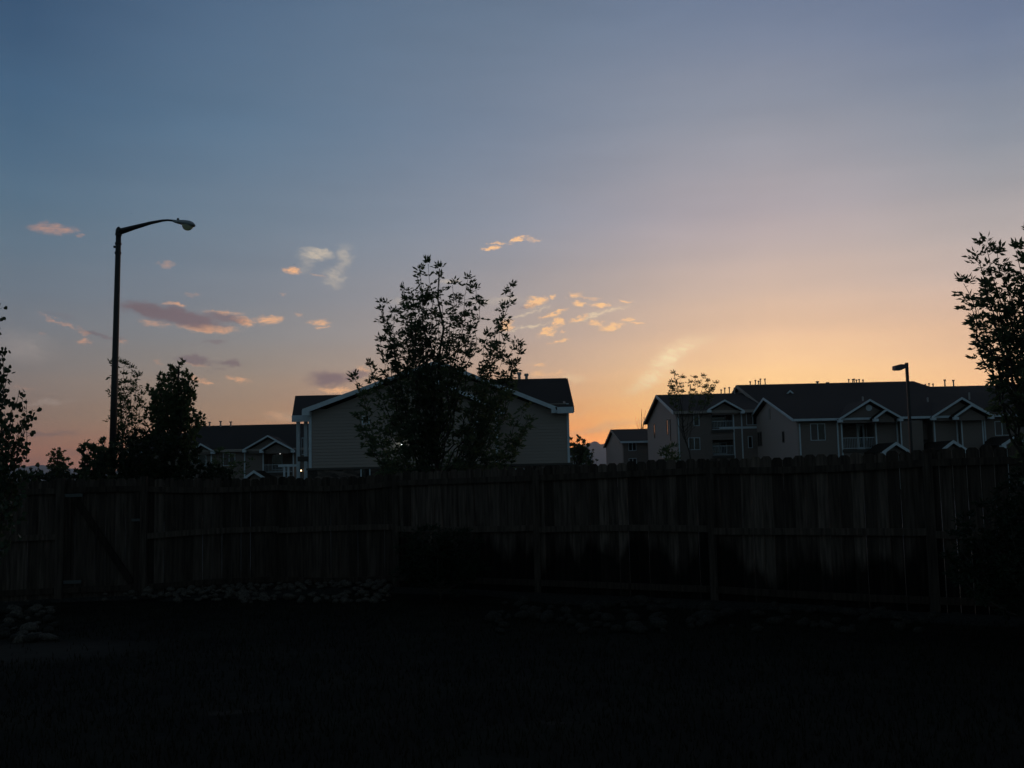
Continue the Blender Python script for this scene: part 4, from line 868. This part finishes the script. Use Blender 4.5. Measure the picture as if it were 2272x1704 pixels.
# ------------------------------------------------------------------ trees
def bez(a, b, c, n):
    return [a * (1 - t) ** 2 + b * (2 * t * (1 - t)) + c * t * t for t in [i / n for i in range(n + 1)]]
class Leaves:
    def __init__(s, rn): s.v = []; s.f = []; s.rn = rn
    def blade(s, p, d, l, w, roll=None):
        rn = s.rn; d = d.normalized(); a = Vector((rn.uniform(-1, 1), rn.uniform(-1, 1), rn.uniform(-1, 1))); sd_ = d.cross(a)
        if sd_.length < 1e-4: return
        sd_.normalize(); nn = d.cross(sd_) * (l * .12); b = len(s.v)
        s.v += [p, p + d * l * .45 + sd_ * w + nn, p + d * l, p + d * l * .45 - sd_ * w + nn]; s.f.append((b, b + 1, b + 2, b + 3))
    def disc(s, p, r):
        rn = s.rn; n = Vector((rn.gauss(0, 1), rn.gauss(0, 1), rn.gauss(0, .5))).normalized(); x = n.orthogonal().normalized(); y = n.cross(x); b = len(s.v)
        th0 = rn.uniform(0, 6.28); R = (1.25, .85, .95, .8, .95, .85)
        s.v += [p + (x * math.cos(th0 + k * 1.047) + y * math.sin(th0 + k * 1.047)) * r * R[k] for k in range(6)]; s.f.append(tuple(range(b, b + 6)))
    def compound(s, p, d, L_, n, ll, lw):
        """pinnate leaf: leaflets along a drooping rachis"""
        rn = s.rn; d = d.normalized(); side = d.cross(Vector((rn.uniform(-1, 1), rn.uniform(-1, 1), 1.2)))
        if side.length < 1e-4: return
        side.normalize()
        for k in range(n):
            f = .35 + .65 * k / max(1, n - 1); q = p + d * L_ * f + Vector((0, 0, -.25 * L_ * f * f))
            if k == n - 1: s.blade(q, d + Vector((0, 0, -.25)), ll * 1.1, lw)
            else:
                s.blade(q, side + d * .7 + Vector((0, 0, -.2)), ll, lw); s.blade(q, -side + d * .7 + Vector((0, 0, -.2)), ll, lw)
    def build(s, name, m, parent):
        off = Vector(parent.location); me = bpy.data.meshes.new(name); me.from_pydata([tuple(v - off) for v in s.v], [], s.f); me.materials.append(m)
        o = bpy.data.objects.new(name, me); COL.objects.link(o); o.parent = parent; return o
def tree(name, label, cat, base, tips, seed, leaf='ash', leafmat=None, ls=1.0, fork=(.25, .6), r_tr=.05, dens=1.0, spread=.12, trunk_to=None, extra=0, depth=.5, start=.3, group=None, r_br=.012, twig=True, upk=.35, bare=False, bend=.55):
    """base: Vector on the ground; tips: list of Vector; each tip ends a limb that leaves the trunk lower down"""
    rn = random.Random(seed); r = thing(name, label, cat, base, group); tm = MB(); bm_ = MB(); lv = Leaves(rn)
    top = trunk_to or max(tips, key=lambda v: v.z); H = top.z - base.z
    tp = [base + (top - base) * (i / 10) + Vector((rn.gauss(0, .006) * H, rn.gauss(0, .006) * H, 0)) * (1 if 0 < i < 10 else 0) for i in range(11)]
    tm.tube(tp, [max(r_tr * (1 - .85 * i / 10) * (1.25 if i == 0 else 1), .004) for i in range(11)], 8); tm.build('trunk', M['bark'], r, smooth=True)
    def on_trunk(z):
        f = min(.999, max(0, (z - base.z) / H)) * 10; i = int(f); return tp[i].lerp(tp[i + 1], f - i)
    T = list(tips)
    for _ in range(extra):
        q = rn.choice(tips); o_ = on_trunk(q.z - rn.uniform(.05, .25) * H); k = rn.uniform(.35, .95); zz = o_.z + (q.z - o_.z) * rn.uniform(.5, .97)
        T.append(Vector((o_.x + (q.x - o_.x) * k, o_.y + rn.uniform(-1, 1) * depth * (1 - .4 * k), zz)))
    for t in T:
        rad = math.hypot(t.x - top.x, t.y - top.y) if False else math.hypot(t.x - on_trunk(t.z).x, t.y - on_trunk(t.z).y)
        f = rn.uniform(*fork); z0 = base.z + max(H * .12, min((t.z - base.z) * f + .0, (t.z - base.z) - rad * .55))
        z0 = min(z0, t.z - .02 * H) if t.z > base.z + .15 * H else base.z + .1 * H
        s0 = on_trunk(z0); c = Vector((s0.x + (t.x - s0.x) * (bend + .15), s0.y + (t.y - s0.y) * (bend + .15), s0.z + (t.z - s0.z) * upk))
        n = 14; P = bez(s0, c, t, n); L_ = sum((P[i + 1] - P[i]).length for i in range(n)); wob = .012 * L_
        P = [p + Vector((rn.gauss(0, wob), rn.gauss(0, wob), rn.gauss(0, wob * .5))) * (1 if 0 < i < n else 0) for i, p in enumerate(P)]
        rr = r_br * (.5 + .5 * L_ / H * 1.6); bm_.tube(P, [max(rr * (1 - .85 * i / n), .0022 * ls) for i in range(n + 1)], 5, cap=False)
        step = .055 * ls / dens; m = int(L_ * (1 - start) / step)
        for k in range(m):
            f = start + (1 - start) * (k + rn.random()) / max(1, m); i = min(n - 1, int(f * n)); p = P[i].lerp(P[i + 1], f * n - i); d = (P[i + 1] - P[i]).normalized()
            lat = Vector((rn.gauss(0, 1), rn.gauss(0, 1), rn.gauss(.25, .5))).normalized()
            tl = spread * ls * rn.uniform(.25, 1.0) * (1.15 - .65 * f); q = p + (lat * .85 + d * .5).normalized() * tl
            if twig: bm_.tube([p, q], [.0028 * ls, .0018 * ls], 3, cap=False)
            if bare: continue
            for _ in range(2 if leaf == 'ash' else 3):
                d2 = (lat + d * .6 + Vector((rn.gauss(0, .7), rn.gauss(0, .7), rn.gauss(0, .6))))
                if leaf == 'ash': lv.compound(q, d2, .06 * ls, 3, .058 * ls, .0125 * ls)
                elif leaf == 'round': lv.disc(q + d2.normalized() * rn.uniform(.0, .06) * ls, .021 * ls)
                elif leaf == 'tuft':
                    for _ in range(3): lv.blade(q, d2 + Vector((rn.gauss(0, .8), rn.gauss(0, .8), rn.gauss(0, .8))), .075 * ls, .018 * ls)
        if not bare and leaf == 'ash':
            for _ in range(5): lv.compound(P[-1], (P[-1] - P[-2]).normalized() + Vector((rn.gauss(0, .6), rn.gauss(0, .6), rn.gauss(0, .3))), .08 * ls, 3, .055 * ls, .011 * ls)
    bm_.build('branches', M['bark'], r)
    if not bare: lv.build('crown', leafmat or M['leaf'], r)
    return r
def tips_px(lst, Y, dy, seed):
    rn = random.Random(seed); return [at(x, y, Y + rn.uniform(-dy, dy)) for x, y in lst]
# centre ash tree, just beyond the fence
Yc = 17.6; bc = at(966, 1054, Yc); bc.z = -.05
main = [(950,586),(932,600),(975,596),(940,650),(963,665),(895,645),(905,668),(917,664),(849,674),(860,712),(876,697),(1038,620),(1056,640),(1064,674),(1014,668),(1024,705),(1134,640),(1120,680),(1108,725),(844,758),(856,795),(998,712),(990,765),(1144,765),(1150,785),(1136,812),(1116,795),(822,815),(834,845),(1080,745),(1092,775),(900,745),(874,775),(950,735),(1040,735)]
side = [(786,838),(808,876),(796,926),(808,960),(1172,932),(1162,905),(1148,960),(1168,950),(826,985),(848,1010),(1130,1000),(1118,880),(1138,860),(1100,1020),(870,1025),(1085,930),(850,930),(866,885),(1070,880),(905,960),(1045,980),(900,1075),(1030,1080),(930,1150),(990,1130),(960,1080),(1020,1040),(960,1010)]
side = [p for p in side if p[1] < 1045]
tree('ash_tree', 'bushy young ash tree beyond the fence, before the big house gable', 'tree', bc, tips_px(main, Yc, .5, 1) + tips_px(side + [(900,1000),(940,1030),(1000,1020),(1060,1040),(880,950),(1100,960)], Yc, 1.0, 2), 11, extra=22, depth=1.0, fork=(.2, .5), r_tr=.06, dens=1.1, spread=.07, start=.30, r_br=.017, ls=1.5)
SHR = at(975, 1054, 14.4); SHR.z = -.03
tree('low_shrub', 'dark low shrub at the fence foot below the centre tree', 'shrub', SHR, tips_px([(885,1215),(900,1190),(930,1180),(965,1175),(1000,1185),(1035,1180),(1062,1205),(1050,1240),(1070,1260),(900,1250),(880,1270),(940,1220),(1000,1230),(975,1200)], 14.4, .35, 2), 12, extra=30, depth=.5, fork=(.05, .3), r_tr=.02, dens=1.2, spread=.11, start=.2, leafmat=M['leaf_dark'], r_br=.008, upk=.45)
# right ash tree, trunk just outside the frame
Yr = 9.6; br = at(2325, 1054, Yr); br.z = -.03
rt_t = [(2171,535),(2155,565),(2122,621),(2197,554),(2238,548),(2265,508),(2135,663),(2154,706),(2180,620),(2210,600),(2240,620),(2200,660),(2230,690),(2262,580),(2290,520),(2330,500),(2380,540),(2420,600),(2450,680),(2262,660),(2180,650)]
rt_b = [(2162,754),(2180,782),(2210,728),(2222,820),(2234,845),(2238,765),(2252,800),(2252,900),(2242,950),(2262,860),(2268,980),(2275,930),(2440,800),(2400,900),(2240,1010)]
tree('ash_tree', 'leafy ash tree rising out of frame on the right edge', 'tree', br, tips_px([(x + 16, y + 8) for x, y in rt_t] + [(x + 34, y + 4) for x, y in rt_b if not (x < 2250 and y > 930)], Yr, .4, 4), 21, extra=14, depth=.7, fork=(.35, .62), r_tr=.06, dens=.85, spread=.08, start=.45, r_br=.02, ls=1.15)
bs = at(2300, 1054, 9.9); bs.z = -.03
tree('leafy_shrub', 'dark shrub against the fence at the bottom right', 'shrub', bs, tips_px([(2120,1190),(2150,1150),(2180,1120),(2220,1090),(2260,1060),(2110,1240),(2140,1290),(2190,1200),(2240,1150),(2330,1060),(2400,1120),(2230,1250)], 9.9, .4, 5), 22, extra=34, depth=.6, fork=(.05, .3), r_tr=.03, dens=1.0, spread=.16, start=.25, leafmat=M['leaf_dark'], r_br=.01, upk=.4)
# aspen on the left edge
Ya = 9.3; ba = at(-48, 1054, Ya); ba.z = -.03
tree('aspen_tree', 'round leaved aspen at the left edge of the frame', 'tree', ba, tips_px([(2,672),(12,772),(8,800),(16,830),(43,866),(58,885),(72,908),(60,935),(50,975),(40,1000),(30,900),(48,1020),(20,950),(85,1036),(60,1050),(10,1020),(-60,640),(-90,720),(-120,820),(-140,900),(-30,700),(-20,860),(30,1070),(45,1110),(10,1120),(20,1180)], Ya, .3, 6), 31, leaf='round', leafmat=M['aspen'], extra=26, depth=.5, fork=(.4, .75), r_tr=.05, dens=1.35, spread=.085, start=.35, r_br=.012)
# trees beyond the fence on the left
def tbase(px, Y): p = at(px, 1054, Y); p.z = -.05; return p
tree('young_tree', 'sparse upright young tree just right of the tall street lamp', 'tree', tbase(286, 31), tips_px([(262,806),(275,811),(294,819),(305,835),(258,850),(314,878),(270,870),(300,870),(284,850),(316,898),(262,905),(255,880)], 31, .5, 7), 41, ls=2.0, extra=4, depth=.8, fork=(.3, .6), r_tr=.05, dens=.55, spread=.10, start=.3, r_br=.018, leafmat=M['leaf_far'])
tree('leafy_tree', 'dense leafy tree leaning right between lamp and left block', 'tree', tbase(372, 27), tips_px([(398,803),(388,815),(405,830),(420,826),(427,835),(418,855),(380,816),(353,833),(360,850),(335,862),(340,880),(430,907),(438,918),(430,930),(408,870),(330,900),(370,860),(395,845),(415,845),(390,830),(345,880),(318,930),(325,960),(372,840)], 27, .8, 8), 42, ls=1.8, leaf='tuft', extra=7, depth=1.0, fork=(.4, .65), r_tr=.10, dens=1.5, spread=.11, start=.3, r_br=.028, leafmat=M['leaf_far'])
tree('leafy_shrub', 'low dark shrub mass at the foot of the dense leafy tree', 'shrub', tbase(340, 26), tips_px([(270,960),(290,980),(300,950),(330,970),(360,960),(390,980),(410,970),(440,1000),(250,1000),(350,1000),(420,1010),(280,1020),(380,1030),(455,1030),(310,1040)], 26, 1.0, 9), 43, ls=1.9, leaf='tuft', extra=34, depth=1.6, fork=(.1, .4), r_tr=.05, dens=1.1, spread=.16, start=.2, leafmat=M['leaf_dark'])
tree('leafy_shrub', 'leafy shrub poking up left of the street lamp pole', 'shrub', tbase(215, 26), tips_px([(188,975),(195,990),(180,1005),(210,995),(233,972),(240,985),(267,988),(222,1005),(200,1020),(255,1010),(178,1030)], 26, .6, 10), 44, ls=1.8, leaf='tuft', extra=16, depth=1.0, fork=(.1, .4), r_tr=.04, dens=1.0, spread=.13, start=.25)
tree('round_tree', 'small hazy tree low on the horizon between aspen and lamp', 'tree', tbase(126, 70), tips_px([(128,992),(118,998),(137,1000),(111,1010),(141,1012),(128,1005),(149,1018),(155,1028),(115,1025)], 70, .8, 11), 45, ls=3.2, leaf='tuft', extra=12, depth=1.2, fork=(.2, .5), r_tr=.10, dens=.8, spread=.13, start=.2, leafmat=M['leaf_far'])
# hedge line that closes the horizon on the left
for i, (px, py, Y) in enumerate([(70,1046,40),(100,1050,44),(150,1048,42),(185,1044,40),(450,1035,36),(490,1040,38)]):
    tree('hedge_shrub', ['low dark shrub on the skyline beside the aspen','second low skyline shrub right of the aspen','low dark shrub under the small hazy tree','low dark skyline shrub left of the lamp','low dark shrub before the left block','shrub right of the dense leafy tree'][i], 'shrub', tbase(px, Y),
         tips_px([(px - 26, py + 12), (px - 12, py), (px, py + 3), (px + 14, py - 1), (px + 26, py + 9)], Y, .8, 60 + i), 60 + i, ls=2.2, leaf='tuft', extra=14, depth=1.2, fork=(.05, .3), r_tr=.04, dens=.8, spread=.16, start=.15, leafmat=M['leaf_dark'], group='low shrubs beyond the left fence')
# young trees in front of the blocks
tree('young_tree', 'sparse young tree topping the tall block roof', 'tree', tbase(1545, 56), tips_px([(1496,830),(1486,859),(1490,850),(1511,839),(1505,855),(1542,839),(1531,852),(1536,870),(1561,837),(1574,848),(1587,852),(1578,866)], 56, 1.0, 12), 51, ls=2.6, extra=2, depth=1.5, fork=(.45, .65), r_tr=.06, dens=.85, spread=.10, start=.62, r_br=.022, leafmat=M['leaf_far'])
tree('sapling', 'small sapling showing just over the fence before the pale end wall', 'tree', tbase(1485, 24), tips_px([(1478,1000),(1472,1012),(1490,995),(1498,1010),(1503,1022),(1484,1015)], 24, .2, 13), 52, ls=1.6, extra=3, depth=.4, fork=(.3, .6), r_tr=.02, dens=.6, spread=.08, start=.5, leafmat=M['leaf_far'])
tree('bare_tree', 'thin bare tree over the small house roof', 'tree', tbase(1425, 150), tips_px([(1423,908),(1432,910),(1410,926),(1438,930),(1415,935),(1428,925)], 150, .8, 14), 53, ls=6, extra=4, depth=1.5, fork=(.5, .75), r_tr=.15, dens=.5, spread=.05, start=.5, r_br=.05, bare=True)
tree('round_tree', 'bushy tree catching orange light beside the big house corner', 'tree', tbase(1278, 138), tips_px([(1268,975),(1280,970),(1292,976),(1302,984),(1272,984),(1262,978),(1296,990)], 138, 1.2, 15), 54, ls=5.5, leaf='tuft', extra=14, depth=2.5, fork=(.3, .6), r_tr=.15, dens=.9, spread=.16, start=.3, r_br=.05, leafmat=M['leaf_far'])
tree('round_tree', 'loose bush right of the tiny low house, before the mountain', 'tree', tbase(1308, 125), tips_px([(1303,996),(1312,1002),(1318,1012),(1300,1008),(1324,1024),(1310,1020)], 125, 1.0, 16), 55, ls=4.5, leaf='tuft', extra=8, depth=1.5, fork=(.3, .6), r_tr=.12, dens=.7, spread=.14, start=.3, r_br=.04, leafmat=M['leaf_far'])
tree('young_tree', 'thin sapling hiding the left block wall', 'tree', tbase(500, 58), tips_px([(480,1005),(492,1000),(505,1008),(515,1015),(475,1025),(530,1030),(555,1022)], 58, .8, 17), 56, ls=2.6, extra=6, depth=1.0, fork=(.3, .6), r_tr=.06, dens=.5, spread=.1, start=.4, leafmat=M['leaf_far'])

# ------------------------------------------------------------------ birds
def bird(px, py, Y, span, yaw, lab, up_=.25):
    c = at(px, py, Y); m = MB(); s = span / 2; R = Matrix.Rotation(yaw, 4, 'Z')
    def q(x, y, z): return c + R @ Vector((x * s, y * s, z * s))
    m.tube([q(0, -.42, 0), q(0, -.3, .02), q(0, 0, 0), q(0, .3, -.02), q(0, .55, 0)], [.02 * s, .10 * s, .13 * s, .07 * s, .015 * s], 8)
    for sg_ in (-1, 1):
        m.quadprism([q(sg_ * .08, -.12, .03), q(sg_ * .5, -.2, up_), q(sg_ * 1.0, .12, up_ * .7), q(sg_ * .5, .08, up_ * .9), q(sg_ * .08, .16, .03)], (0, 0, .015 * s))
    m.quadprism([q(-.03, .45, 0), q(.03, .45, 0), q(.13, .8, 0), q(0, .66, 0), q(-.13, .8, 0)], (0, 0, .01 * s))
    o = m.build('bird', M['bird']); 
    off = c.copy(); me = o.data
    for v in me.vertices: v.co -= off
    o.location = c; tag(o, lab, 'bird', 'small birds in the evening sky')
for a in [(339,238,90,.30,.4,'small dark bird highest in the sky'),(194,378,95,.24,1.2,'tiny bird at the left above the pink cloud'),(401,445,90,.22,.3,'tiny bird above the street lamp head'),(291,474,85,.26,.1,'small bird between lamp pole and lamp head'),
          (653,587,95,.20,.9,'tiny bird over the small orange cloud'),(519,587,100,.20,.2,'tiny bird midway between lamp head and white cloud'),(456,827,85,.20,.2,'small bird low beside the dense leafy tree')]:
    bird(*a)

# ------------------------------------------------------------------ haze: even thin air round everything, sky outside it
if HAZE:
    hb = MB().box(-16000, 16000, -1500, 18600, -1.06, 495)
    hz_ = hb.build('haze', bpy.data.materials.new('haze'))
    hm = hz_.data.materials[0]; hm.use_nodes = True; hn = hm.node_tree.nodes; hn.clear()
    ho = hn.new('ShaderNodeOutputMaterial'); hv = hn.new('ShaderNodeVolumePrincipled'); hm.node_tree.links.new(hv.outputs[0], ho.inputs['Volume'])
    hv.inputs['Color'].default_value = (.80, .90, 1, 1); hv.inputs['Density'].default_value = HAZE; hv.inputs['Anisotropy'].default_value = .45
    hz_['kind'] = 'stuff'; hz_['label'] = 'thin evening haze fading the far mountains to blue'; hz_['category'] = 'haze'
    SC.cycles.volume_bounces = 0
